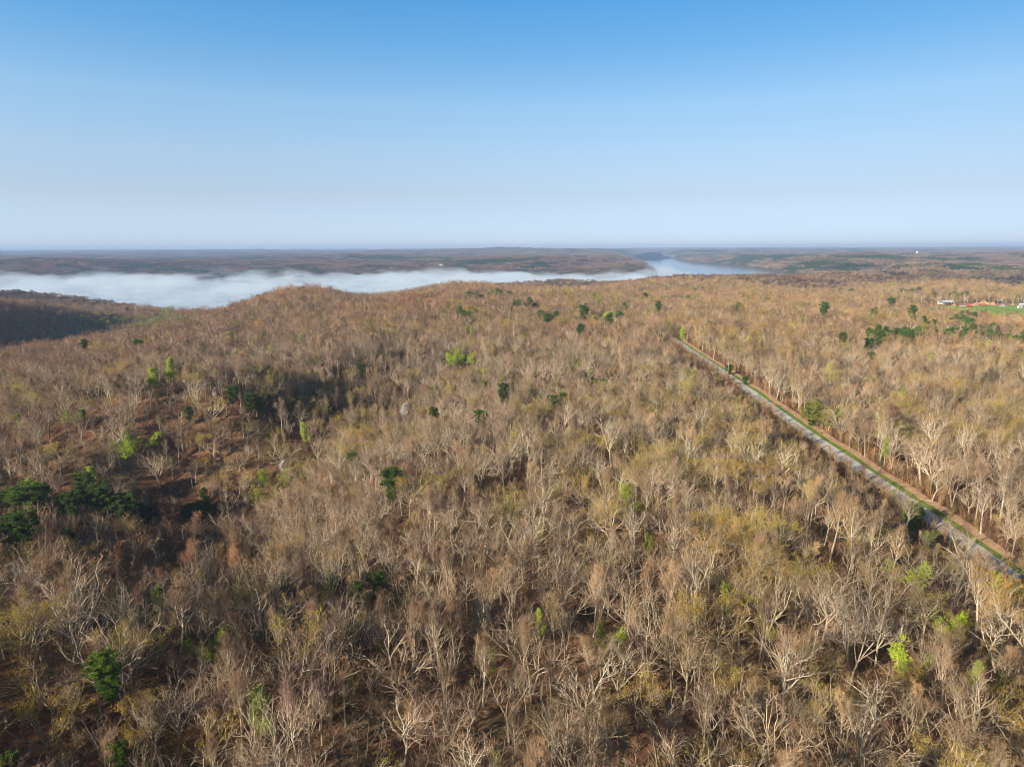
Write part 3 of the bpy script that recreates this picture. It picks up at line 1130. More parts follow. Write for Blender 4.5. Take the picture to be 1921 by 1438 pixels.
# --- trees that stand out in the photograph: u, v of the crown's middle, crown width in px, look
# looks: pine, brightpine, lime, pale, gold, olive, mauve, white, hero variants b0..b9
SPECIAL = [
    # pines in and above the dark ravine
    (25, 942, 44, 'pine', 'round dark pine at the left end of the pine stand by the shaded ravine'),
    (62, 968, 60, 'brightpine', 'lighter green pine in the left of the pine stand, beside the shaded ravine'),
    (160, 930, 36, 'pine', 'tallest dark pine rising from the middle of the pine stand by the ravine'),
    (190, 962, 46, 'pine', 'dark pine just below the tallest pine of the stand by the ravine'),
    (232, 976, 48, 'pine', 'dark pine in the right half of the pine stand, beside the ravine'),
    (138, 962, 30, 'pine', 'small dark pine left under the tallest pine of the ravine stand'),
    (283, 980, 32, 'pine', 'dark pine at the right end of the pine stand at the shadow edge'),
    (112, 940, 20, 'pine', 'small pine in the gap left of the tallest pine of the ravine stand'),
    (36, 1022, 52, 'pine', 'dark pine lowest at the left edge, below the pine stand'),
    (75, 982, 24, 'brightpine', 'small bright pine at the foot of the lighter pine in the stand'),
    (120, 1005, 30, 'pine', 'dark pine below the middle of the stand, half in the ravine shade'),
    (370, 990, 46, 'pine', 'single round pine standing alone in the dark ravine, right of the stand'),
    (205, 1292, 56, 'brightpine', 'bright green round pine in the lower left, on reddish ground'),
    (222, 1400, 34, 'brightpine', 'narrow bright green evergreen at the bottom edge on the left'),
    (10, 1425, 30, 'brightpine', 'green evergreen cut by the bottom left corner'),
    (708, 1066, 34, 'pine', 'compact green pine below the open spur, left of centre'),
    (672, 1100, 26, 'brightpine', 'small brighter pine just lower left of the compact green pine'),
    (735, 925, 36, 'pine', 'tall layered pine standing alone on the open red spur'),
    (664, 857, 22, 'pine', 'small dark pine left above the tall layered pine'),
    (943, 746, 30, 'pine', 'green pine on the slope, uppermost of the cluster above the spur'),
    (910, 765, 22, 'pine', 'small pine next to the lower left of the uppermost cluster pine'),
    (903, 783, 24, 'pine', 'pine lowest in the small cluster above the spur'),
    (1038, 750, 28, 'pine', 'left one of the two joined pines near the middle of the slope'),
    (1058, 743, 22, 'pine', 'right one of the two joined pines near the middle of the slope'),
    (815, 780, 26, 'pine', 'flat topped pine left of the small pine cluster on the slope'),
    (876, 820, 16, 'brightpine', 'tiny bright green evergreen below the pine cluster on the slope'),
    (677, 686, 22, 'pine', 'single dark pine above the open red slope, left of the lime tree clump'),
    (352, 756, 22, 'pine', 'single dark pine in the grey wood, left of the short pine row'),
    (435, 735, 28, 'pine', 'left end pine of the short row on the grey ridge'),
    (468, 748, 28, 'pine', 'middle pine of the short row on the grey ridge'),
    (489, 748, 24, 'pine', 'fourth pine of the short row, under its right end'),
    (505, 733, 15, 'pine', 'small pine at the right end of the short row on the grey ridge'),
    (153, 760, 13, 'pine', 'tiny dark pine alone in the grey wood at the left'),
    (1712, 972, 34, 'brightpine', 'green cedar on the left edge of the road beside the tall pale tree'),
    (1745, 1005, 22, 'brightpine', 'slender green cedar by the road, right of the tall pale tree'),
    (1525, 785, 30, 'pine', 'dark bushy cedar on the right verge half way along the road'),
    (1398, 710, 15, 'pine', 'small round cedar on the right verge, farther up the road'),
    (1368, 692, 18, 'pine', 'round cedar on the right verge near the far end of the road'),
    (1580, 634, 20, 'pine', 'single round pine in the wood left of the long pine row'),
    (1630, 645, 24, 'pine', 'pine at the left end of the long pine row'),
    (1650, 640, 26, 'pine', 'second pine of the long row counted from its left end'),
    (1632, 662, 18, 'pine', 'pine just below the left end of the long pine row'),
    (1700, 663, 18, 'pine', 'pine just below the middle of the long pine row'),
    (1640, 593, 18, 'pine', 'dark pine in the wood left of the green field'),
    (1672, 575, 18, 'pine', 'pine near the left tip of the green field'),
    (1710, 598, 20, 'pine', 'pine in the wood below the left part of the green field'),
    (1545, 592, 22, 'pine', 'bushy pine on the far side of the wood right of the road end'),
    (1095, 592, 28, 'pine', 'dark pine on the crest, above the point where the road ends'),
    (1025, 600, 18, 'pine', 'dark pine left of the crest pine above the road end'),
    (880, 592, 14, 'pine', 'little pine left of the pale lime tree on the ridge'),
    (778, 618, 14, 'pine', 'little pine in the rusty wood under the near ridge'),
    (712, 603, 10, 'pine', 'tiny pine in the rusty wood left of the ridge'),
    (1110, 560, 14, 'brightpine', 'light green tree alone on the far side of the ridge crest'),
    (1440, 566, 14, 'pine', 'dark pine alone on the distant hillside right of the crest'),
    (1385, 575, 14, 'pine', 'dark pine beside the bright green tree on the right crest'),
    (1235, 582, 16, 'pine', 'dark pine on the crest straight above the far end of the road'),
    # fresh green and flowering trees
    (255, 836, 38, 'lime', 'bright yellow green tree standing alone on the open slope at the left'),
    (180, 902, 42, 'pale', 'pale yellow green tree above the pine stand'),
    (55, 915, 34, 'pale', 'dull yellow green tree above the left end of the pine stand'),
    (483, 890, 24, 'lime', 'small vivid green tree at the edge of the ravine'),
    (488, 922, 34, 'pale', 'pale green sapling just under the small vivid green tree'),
    (288, 710, 44, 'pale', 'left one of the pair of yellow green trees on the grey ridge'),
    (316, 697, 36, 'pale', 'right one of the pair of yellow green trees on the grey ridge'),
    (430, 632, 18, 'lime', 'left one of the bright green trees on the far left ridge'),
    (491, 632, 17, 'lime', 'bright green tree left of centre among the four on the far left ridge'),
    (511, 643, 19, 'lime', 'vivid green tree lowest among the four on the far left ridge'),
    (566, 636, 28, 'pale', 'pale green wide tree rightmost on the far left ridge'),
    (450, 656, 14, 'pale', 'pale green small tree under the left bright green ridge tree'),
    (312, 585, 24, 'lime', 'green tree on the valley floor near the foggy lake'),
    (335, 580, 22, 'pale', 'pale green tree beside the lake inlet in the valley'),
    (290, 595, 20, 'pale', 'pale green tree left of the green valley tree'),
    (190, 607, 14, 'lime', 'light green tree lit up against the dark hillside'),
    (127, 683, 14, 'cream', 'cream yellow tree at the near wood edge above the dark valley'),
    (142, 686, 16, 'gold', 'golden tree right beside the cream yellow one'),
    (383, 935, 34, 'pale', 'yellow green tree at the top edge of the ravine shade'),
    (425, 1020, 42, 'olive', 'olive yellow tree in the dark ravine right of the lone pine'),
    (500, 1020, 34, 'limethin', 'thin lime green tree at the right end of the dark ravine'),
    (192, 1092, 80, 'gold', 'wide golden budding oak below the pine stand'),
    (395, 1182, 56, 'limethin', 'patchy lime green tree in the shaded wood of the lower left'),
    (285, 1172, 84, 'gold', 'golden topped oak with pale limbs, left of the patchy lime tree'),
    (388, 1335, 110, 'gold', 'widest golden oak near the bottom, right of the bright pine'),
    (75, 1312, 120, 'gold', 'golden budding oak with gnarled white limbs in the lower left corner'),
    (240, 1352, 60, 'gold', 'golden oak below the bright green round pine'),
    (705, 1200, 54, 'gold', 'orange gold tree in the lower middle, left of the tall grey trees'),
    (652, 1222, 32, 'gold', 'small golden tree lower left of the orange gold tree'),
    (765, 1288, 52, 'gold', 'golden brown tree below the orange gold tree'),
    (598, 1290, 84, 'mauve', 'mauve twigged tree with pale trunk in the lower left middle'),
    (920, 1190, 40, 'limethin', 'lime tinged slender tree with bent pale trunk left of centre bottom'),
    (1012, 1142, 36, 'pale', 'yellow green small crown in the middle of the wood'),
    (1352, 1140, 112, 'gold', 'huge yellow green oak with white limbs right of the middle'),
    (1380, 1225, 90, 'gold', 'golden oak directly in front of the huge yellow green oak'),
    (1146, 1178, 34, 'lime', 'small vivid green tree with pinkish top amid bare oaks'),
    (1172, 1405, 40, 'pale', 'soft green tree at the bottom edge right of the middle'),
    (1240, 1420, 60, 'gold', 'golden bush like oak at the bottom edge'),
    (1715, 1057, 44, 'lime', 'vivid lime tree in front of the road, the brightest in the wood'),
    (1880, 1072, 44, 'pale', 'light green tree beside the nearest visible piece of road'),
    (1783, 1146, 20, 'lime', 'small vivid green bush tree right below the brightest lime tree'),
    (1835, 1232, 28, 'lime', 'small green tree between bare oaks at the lower right'),
    (1705, 1192, 36, 'limethin', 'lime tinged thin tree under the brightest lime tree'),
    (1880, 1262, 72, 'gold', 'golden budding oak at the lower right edge'),
    (1530, 1215, 80, 'olive', 'olive yellow oak left of the big twin trunked tree'),
    (1480, 1400, 90, 'gold', 'golden green oak at the bottom right of the middle'),
    (1790, 770, 18, 'pale', 'pale green tree in the wood right of the road'),
    (862, 678, 34, 'lime', 'lime green tree at the head of the ravine'),
    (840, 670, 20, 'pale', 'pale green companion left of the lime tree at the ravine head'),
    (776, 740, 34, 'gold', 'yellow tree in the ravine above the open red slope'),
    (1080, 680, 22, 'lime', 'lime green crown left one of three in the middle of the wood'),
    (1108, 696, 18, 'pale', 'darker green crown between the three in the middle of the wood'),
    (1130, 710, 15, 'lime', 'lime green crown lowest of three in the middle of the wood'),
    (462, 792, 30, 'olive', 'olive green tree at the top of the open red slope'),
    (572, 815, 34, 'pale', 'yellow green slender tree low on the open red slope'),
    (320, 850, 34, 'olive', 'olive tree right of the solitary bright tree on the slope'),
    (760, 776, 26, 'white', 'white flowering tree at the edge of the ravine'),
    (530, 870, 20, 'white', 'small white flowering tree by the ravine below the red slope'),
    (402, 728, 14, 'white', 'tiny white flowering tree on the grey ridge'),
    (882, 590, 18, 'lime', 'pale lime tree on the ridge among small pines'),
    (885, 625, 16, 'pale', 'pale green tree under the ridge lime tree'),
    (722, 580, 10, 'lime', 'tiny lime tree on the rusty ridge'),
    (745, 582, 8, 'lime', 'tiny lime bush next to the one on the rusty ridge'),
    (1066, 547, 16, 'lime', 'bright green crown on the very crest of the ridge'),
    (1122, 565, 18, 'lime', 'bright green crown just behind the crest, right of the crest top'),
    (1018, 599, 12, 'lime', 'bright green bush beside dark pines on the ridge'),
    (1068, 588, 14, 'lime', 'bright green tree touching the dark crest pine'),
    (1378, 570, 22, 'lime', 'vivid green tree on the right crest beside dark pines'),
    (1280, 625, 18, 'lime', 'bright green low tree beside the last piece of road'),
    (1258, 615, 16, 'pale', 'yellow green tree by the far end of the road'),
    (1430, 545, 10, 'lime', 'bright green dot of a tree on the distant hillside'),
    (1745, 678, 24, 'pale', 'yellow green crown under the long pine row'),
    (1410, 820, 34, 'olive', 'yellow olive oak left of the middle of the road'),
    (1010, 740, 18, 'pale', 'pale green little crown left of the two joined pines'),
    (1100, 870, 60, 'olive', 'olive crowned wide oak in the middle right of the wood'),
    (930, 900, 54, 'olive', 'olive brown oak at the right of the open spur'),
    (780, 955, 24, 'gold', 'small gold tree right under the tall layered pine'),
    (1085, 1038, 40, 'pale', 'yellow green oak in the middle of the lower wood'),
    # leafless trees that catch the eye
    (1715, 955, 60, 'b4', 'tall pale tree leaning over the road'),
    (1795, 1068, 110, 'b2', 'wide pale oak that hides the road in front of the right edge'),
    (1600, 1200, 150, 'b7', 'large twin trunked pale tree of the lower right'),
    (1095, 1285, 130, 'b0', 'whitest bare oak of the lower middle'),
    (928, 1385, 120, 'b2', 'low fan shaped bare oak at the bottom middle'),
    (1640, 1395, 170, 'b2', 'sprawling gnarled oak at the bottom right'),
    (1400, 1300, 80, 'b1', 'twin crowned pale tree right of the whitest oak'),
    (1250, 1330, 110, 'b0', 'broad bare oak right of the whitest oak'),
    (1500, 1290, 80, 'b8', 'bare oak with lit trunk left of the twin trunked tree'),
    (170, 1170, 90, 'b0', 'round twiggy grey tree above the golden corner oak'),
    (680, 1375, 110, 'b2', 'tangled pale oak at the bottom left of the middle'),
    (1330, 1430, 90, 'b8', 'small pale oak at the bottom edge right of the soft green tree'),
    (1290, 940, 60, 'b1', 'pale forked oak in the right middle of the wood'),
    (1150, 840, 60, 'b3', 'tall spreading pale oak in the centre of the slope'),
    (290, 1060, 60, 'b7', 'pale twin stemmed tree below the pine stand'),
    (360, 1075, 80, 'b0', 'pale round oak below the lone ravine pine'),
]
N_PICK = {'pine': 'pine', 'brightpine': 'pine', 'lime': 'leafy', 'pale': 'leafy', 'limethin': 'leafy', 'white': 'leafy', 'cream': 'leafy', 'gold': 'bud', 'olive': 'bud', 'mauve': 'bare'}
TINTS = {'pine': (.115, .185, .045), 'brightpine': (.18, .27, .05), 'lime': (.42, .55, .05), 'pale': (.48, .54, .11), 'limethin': (.50, .60, .08), 'white': (.72, .68, .66),
         'cream': (.60, .52, .22), 'gold': (.50, .36, .065), 'olive': (.30, .26, .07), 'mauve': (.30, .185, .19)}
TOPH = {'pine': 12, 'brightpine': 10, 'lime': 9, 'pale': 9, 'limethin': 10, 'white': 7, 'cream': 9, 'gold': 11, 'olive': 11, 'mauve': 11}
WID = {'pine': (6.6, 6.0, 5.6, 5.6), 'leafy': (9, 11, 7), 'bud': (13, 14.5, 12, 9.5), 'bare': (13, 12, 14.5, 10, 10, 8.5, 8.5, 12, 9.5, 8.5)}


def place_specials():
    us = [s[0] for s in SPECIAL]
    vs = [s[1] for s in SPECIAL]
    hc = [3.5 if 'cedar' in s[4] else TOPH.get(s[3], 10) for s in SPECIAL]
    x, y = march(us, vs, hc)
    z = height(x, y)
    rng = random.Random(7)
    out = []
    for k, (u, v, w, look, label) in enumerate(SPECIAL):
        kind = N_PICK.get(look, 'bare')
        if look[0] == 'b' and look[1:].isdigit():
            var = int(look[1:])
        else:
            var = rng.randrange(len(WID[kind]))
            if kind == 'pine':
                var = 3 if 'cedar' in label else var % 3
            if look == 'gold' and w > 70:
                var = rng.choice((0, 1))
            if look in ('white',):
                var = 2
            if look == 'mauve':
                var = 6
        d = project(x[k], y[k], z[k] + hc[k])[2]
        wm = w / FPX * d * (.72 if (kind == 'pine' and d > 320) else 1)
        if look == 'lime' and d < 420:
            var, wm = (1 if w > 30 else var), wm * 1.25
        s = np.clip(wm / WID[kind][var], 0.45, 1.9 if kind == 'pine' else 1.5)
        sz = np.clip(s, 0.6, 1.25) if kind != 'pine' else np.clip(s, .55, 1.3)
        tint = TINTS.get(look, (.33, .27, .19))
        out.append(dict(x=x[k], y=y[k], z=z[k], kind=kind, var=var, s=(s, s, sz), rot=rng.uniform(0, 6.28), tint=tint, label=label, look=look, d=d, u=u, v=v))
    return out


SPEC = place_specials()


def forest_points():
    """positions of all ordinary trees out to 1500 m"""
    sp = 5.4
    X, Y = jitter_grid(-1500, 1500, -60, 1560, sp)
    keep = (np.abs(X) < 0.88 * np.maximum(Y, 0) + 75) & (Y < 1560)
    X, Y = X[keep], Y[keep]
    # patchy thinning, stronger on the open red slopes
    red = np.zeros(X.shape)
    for (u, v, rx, ry) in [(380, 850, 90, 45), (560, 830, 70, 45), (250, 880, 60, 30), (720, 950, 45, 45), (640, 980, 30, 30), (760, 720, 40, 40), (650, 700, 60, 30), (400, 720, 80, 25), (230, 1280, 22, 14), (560, 1400, 14, 8), (960, 915, 30, 16), (790, 870, 22, 20)]:
        cx, cy_ = at_level(u, v, -8)
        red = np.maximum(red, np.exp(-(((X - cx) / rx) ** 2 + ((Y - cy_) / ry) ** 2)))
    dens = 0.88 + 0.20 * fbm(X, Y, 45, 2, 15) - 0.05 * red + .12 * (X < -40)
    keep = rs.random(len(X)) < dens
    keep &= clear_mask(X, Y) < .5
    keep &= lake_sdf(X, Y) > 12
    X, Y, red = X[keep], Y[keep], red[keep]
    for q in SPEC:
        rad = 0.33 * WID[q['kind']][q['var']] * q['s'][0]
        k = ((X - q['x']) ** 2 + (Y - q['y']) ** 2) > rad * rad
        X, Y, red = X[k], Y[k], red[k]
    return X, Y, red


FX, FY, FRED = forest_points()
FZ = height(FX, FY)
NF = len(FX)
print('forest trees', NF)
g_m = grove_mask(FX, FY)
u_ = rs.random(NF)
kinds = np.where(g_m > .5, 'pine', 'bare').astype(object)
kinds[(g_m < .5) & (u_ < .07) & (FX > -80)] = 'bud'
kinds[(g_m < .5) & (u_ < .045) & (FX <= -80)] = 'bud'
budzone = fbm(FX, FY, 80, 2, 101) > .25
kinds[(g_m < .5) & budzone & (u_ < .26) & (FX > -150)] = 'bud'
kinds[(g_m < .5) & (u_ > .984)] = 'leafy'
kinds[(g_m < .5) & (u_ > .982) & (u_ < .984) & (np.hypot(FX, FY) > 450)] = 'pine'
kinds[(g_m > .5) & (rs.random(NF) < .12)] = 'bare'
_vm = (FX > -720) & (FX < -420) & (FY > 1060) & (FY < 1420) & (rs.random(NF) < .3)
kinds[_vm & (g_m < .5)] = 'leafy'
var = np.array([rs.integers(0, 3 if k == 'pine' else len(WID[k])) for k in kinds])
small = rs.random(NF)
scale = np.where(small < .24, rs.uniform(.45, .72, NF), rs.uniform(.72, 1.12, NF))
scale = np.where((g_m > .5) & (kinds == 'pine'), rs.uniform(.75, 1.05, NF), scale)
tint = field_tint(FX, FY, NF)
for nm, tt in (('pine', (.12, .20, .048)), ('bud', (.45, .335, .085)), ('leafy', (.40, .43, .10))):
    k = kinds == nm
    tint[k] = np.asarray(tt)[None] * rs.uniform(.7, 1.3, (k.sum(), 1)) * rs.uniform(.9, 1.1, (k.sum(), 3))
# dimmer, smaller wood on the valley hill
rot = rs.uniform(0, 2 * PI, NF)
_ff = in_field(FX, FY + 70) < 1.1
scale = np.where(_ff, np.minimum(scale, .62), scale)
# younger, lower growth stands in front of the trees that catch the eye
for q in SPEC:
    rad = 0.5 * WID[q['kind']][q['var']] * q['s'][0]
    L = math.hypot(q['x'], q['y'])
    hc_ = TOPH.get(q['look'], 9) * q['s'][2]
    tn = max(.03, (CAM_Z - q['z'] - hc_) / L)
    reach = min(34, rad + 4 / tn) if q['kind'] != 'bare' else rad + 3
    al = L - (FX * q['x'] + FY * q['y']) / L
    sd = np.abs(FX * q['y'] - FY * q['x']) / L
    hit = (al > 0) & (al < reach) & (sd < rad * 1.05)
    scale = np.where(hit, np.minimum(scale, .42 + .3 * np.clip(al / reach, 0, 1)), scale)
# along the left side of the road only low growth reaches the edge
_s, _t = road_coords(FX, FY)
_cap = np.clip((-_t - 3.0) * .44, 2.0, 30) / 15.5
_cap = np.where((_t < 0) & (_t > -44) & (_s < S_END - 10) & ((_s > -34) | (_s < -70)) & (_s > -110), _cap, 9.0)
scale = np.minimum(scale, np.maximum(_cap, .22) * rs.uniform(.85, 1.2, NF))
wide = np.where(kinds == 'pine', 1.0, .92) * rs.uniform(.8, 1.2, NF)
sclv = np.stack([scale * wide * rs.uniform(.9, 1.1, NF), scale * wide * rs.uniform(.9, 1.1, NF), scale * rs.uniform(.8, 1.05, NF)], 1)

# the 300 leafless trees that show largest become things of their own
pu, pv, pd = project(FX, FY, FZ + 9 * scale)
tu, tv, _ = project(FX, FY, FZ + 14 * scale)
inview = (pu > 5) & (pu < 1916) & (tv < 1432) & (tv > 0) & (pd > 10)
n_hero = sum(1 for q in SPEC if q['kind'] == 'bare')
show = np.where(inview & (kinds != 'pine'), FPX * 15 * scale / pd, 0)
order = np.argsort(-show)[:300 - n_hero]
single = np.zeros(NF, bool)
single[order] = True
mass = ~single

# ------------------------------------------------------------------ singled-out trees
NAMES = {'pine': 'pine_tree', 'leafy': 'leafy_tree', 'bud': 'budding_tree', 'bare': 'bare_tree'}
CATS = {'pine': 'pine tree', 'leafy': 'leafy tree', 'bud': 'budding oak', 'bare': 'bare tree'}
GROUPS = {'pine': 'pines and cedars among the leafless wood', 'leafy': 'trees in fresh green leaf or blossom', 'bud': 'oaks with golden buds', 'bare': 'leafless trees of the near wood'}
PROTO = {}
SZERO = Vector((0, 0, 0))


def place_tree(kind, var, lod, loc, rz, scl, tint, label):
    """one tree: an Empty at its foot, trunk and crown as its parts, copied from the first of its kind"""
    key = (lod, kind, var)
    if key not in PROTO:
        tm, cm = TREES[key]
        root = bpy.data.objects.new(NAMES[kind], None)
        COL.objects.link(root)
        root.empty_display_size = 1.0
        t, c = link('trunk', tm, root), link('crown', cm, root)
        PROTO[key] = (root, t, c)
    else:
        a, b, c0 = PROTO[key]
        root, t, c = a.copy(), b.copy(), c0.copy()
        for o in (root, t, c):
            COL.objects.link(o)
        t.parent = root
        c.parent = root
    root.location = loc
    root.rotation_euler = (0, 0, rz)
    root.scale = scl
    for o in (t, c):
        o['tint'] = [float(q) for q in tint]
    tag(root, label, CATS[kind], GROUPS[kind])
    return root


for q in SPEC:
    lod = 'near' if q['d'] < 620 else 'mid'
    place_tree(q['kind'], q['var'], lod, (q['x'], q['y'], q['z']), q['rot'], q['s'], q['tint'], q['label'])

LM = [(q['u'], q['v'], q['label'].split(',')[0]) for q in SPEC if q['d'] < 330]
SHORT = {}


def shorten(t):
    w = t.split()
    return ' '.join(w[:10])


SIDES = ['right of', 'lower right of', 'below', 'lower left of', 'left of', 'upper left of', 'above', 'upper right of']
ORD = ['nearest', 'second', 'third', 'fourth', 'fifth', 'sixth', 'seventh', 'eighth', 'ninth', 'tenth', 'eleventh', 'twelfth']
tmp = {}
for i in order:
    du = [(math.hypot(pu[i] - a, (pv[i] - b) * 1.3), a, b, t) for a, b, t in LM]
    dist, a, b, t = min(du)
    sec = int(round(math.atan2(pv[i] - b, pu[i] - a) / (PI / 4))) % 8
    tmp.setdefault((t, sec), []).append((dist, i))
LABELS = {}
for (t, sec), lst in tmp.items():
    lst.sort()
    for k, (dist, i) in enumerate(lst):
        if kinds[i] == 'bud':
            what = 'budding oak'
        elif kinds[i] == 'leafy':
            what = 'light green tree'
        else:
            what = BARE_WORDS[var[i]]
            tc = tint[i]
            what = ('bare ' if tc[2] / tc[0] > .5 else 'bare brown ') + what
        LABELS[i] = '%s, %s tree %s the %s' % (what, ORD[min(k, 11)], SIDES[sec], shorten(t)) if False else '%s %s %s the %s' % (ORD[min(k, 11)], what, SIDES[sec], shorten(t))
for i in order:
    lb = ' '.join(LABELS[i].split()[:16])
    place_tree(kinds[i], int(var[i]), 'near', (FX[i], FY[i], FZ[i]), rot[i], tuple(sclv[i]), tint[i], lb)

# ------------------------------------------------------------------ the massed wood
dist = np.hypot(FX, FY)
nlod = dist < 560
order_k = [(k, i) for k in ('bare', 'bud', 'leafy', 'pine') for i in range(len(WID[k]))]
slot = {k: n for n, k in enumerate(order_k)}
near_meshes = [TREES[('near', k, i, 'joined')] for k, i in order_k]
mid_meshes = [TREES[('mid', k, i, 'joined')] for k, i in order_k]
idx = np.array([slot[(kinds[i], var[i])] for i in range(NF)]) + np.where(nlod, 0, len(order_k))
m = mass
scatter('woodland', near_meshes + mid_meshes, FX[m], FY[m], FZ[m], rot[m], sclv[m], idx[m], tint[m],
        'leafless brown spring wood covering the hills beyond the nearest trees')

# understorey: saplings and brush between the trees
UX, UY = jitter_grid(-460, 460, 40, 560, 3.6, 1.0)
k = (np.abs(UX) < .82 * UY + 40) & (rs.random(len(UX)) < .55 + .35 * fbm(UX, UY, 30, 2, 33)) & (clear_mask(UX, UY) < .5)
UX, UY = UX[k], UY[k]
# brush thickens along both edges of the road
_bs = rs.uniform(-60, 520, 1500)
_bt = np.where(rs.random(1500) < .72, rs.uniform(6.6, 17, 1500), rs.uniform(-9, -3.4, 1500))
UX = np.concatenate([UX, RA[0] + RD[0] * _bs + RN[0] * _bt])
UY = np.concatenate([UY, RA[1] + RD[1] * _bs + RN[1] * _bt])
UT = field_tint(UX, UY, len(UX)) * .8
gq = rs.random(len(UX)) < .05
UT[gq] = np.asarray((.16, .20, .05)) * rs.uniform(.7, 1.3, (gq.sum(), 1))
us_ = rs.uniform(.35, 1.6, len(UX)) ** 1.2
scatter('undergrowth', [gen_shrub(70 + i, 3.0, 46 + 14 * i, .05).mesh('shrub', [M['twigs']]) for i in range(5)], UX, UY, height(UX, UY), rs.uniform(0, 6.28, len(UX)),
        np.stack([us_, us_, us_ * 1.2], 1), rs.integers(0, 5, len(UX)), UT, 'thin brown saplings and brush under the near trees')

# far canopy in pieces
P3 = [gen_far(80 + i, 20, 46, 230, 1.9, .42).mesh('canopy', [M['twigs']]) for i in range(5)]
P4 = [gen_far(90 + i, 22, 46, 110, 1.2, .75, True).mesh('canopy', [M['twigs']]) for i in range(2)]


def far_band(y0, y1, size, s, zs):
    sp = size * .82
    W = .86 * y1 + 200
    X, Y = jitter_grid(-W, W, y0, y1, sp, .5)
    r = Y
    k = (np.abs(X) < .86 * Y + 120)
    k &= lake_sdf(X, Y) > 6 + size * .35
    X, Y = X[k], Y[k]
    hx = height(X, Y)
    cm = np.zeros(len(X))
    for ox, oy in ((0, 0), (.35, 0), (-.35, 0), (0, .35), (0, -.35)):
        cm = np.maximum(cm, clear_mask(X + ox * size, Y + oy * size))
    k = cm < .5
    X, Y, hx = X[k], Y[k], hx[k]
    n = len(X)
    g = grove_mask(X, Y)
    g = np.maximum(g, (fbm(X, Y, 420 * s, 3, 120) > .27) & (rs.random(n) < .8) & (Y > 2400))
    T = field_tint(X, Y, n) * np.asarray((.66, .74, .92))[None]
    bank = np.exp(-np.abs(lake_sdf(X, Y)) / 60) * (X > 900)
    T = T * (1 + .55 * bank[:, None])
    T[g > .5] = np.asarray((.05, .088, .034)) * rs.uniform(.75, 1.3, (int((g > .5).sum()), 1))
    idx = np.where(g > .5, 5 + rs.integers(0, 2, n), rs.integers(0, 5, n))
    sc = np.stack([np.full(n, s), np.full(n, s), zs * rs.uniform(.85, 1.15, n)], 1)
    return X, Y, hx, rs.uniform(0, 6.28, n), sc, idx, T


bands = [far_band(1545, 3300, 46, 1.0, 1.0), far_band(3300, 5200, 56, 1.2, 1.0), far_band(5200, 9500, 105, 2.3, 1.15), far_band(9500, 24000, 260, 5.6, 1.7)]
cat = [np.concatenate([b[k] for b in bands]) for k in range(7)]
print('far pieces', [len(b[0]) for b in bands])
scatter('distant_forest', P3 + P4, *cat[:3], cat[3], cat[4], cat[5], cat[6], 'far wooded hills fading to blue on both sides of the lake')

# ------------------------------------------------------------------ haze and the fog bank on the lake
def volume_mat(name, color, density, aniso=0.0):
    m, nt = mat(name)
    out = N(nt, 'ShaderNodeOutputMaterial')
    v = N(nt, 'ShaderNodeVolumePrincipled')
    v.inputs['Color'].default_value = (*color, 1)
    v.inputs['Density'].default_value = density
    v.inputs['Anisotropy'].default_value = aniso
    nt.links.new(v.outputs[0], out.inputs['Volume'])
    return m, nt, v


hz_m, _, _ = volume_mat('haze_air', (.50, .69, 1.0), 0.000072)
hb = MB()
hb.box(0, 12900, 40, 60000, 27200, 260)
tag(link('haze', hb.mesh('haze', [hz_m])), 'thin blue morning haze over the far hills', None, None, 'stuff')


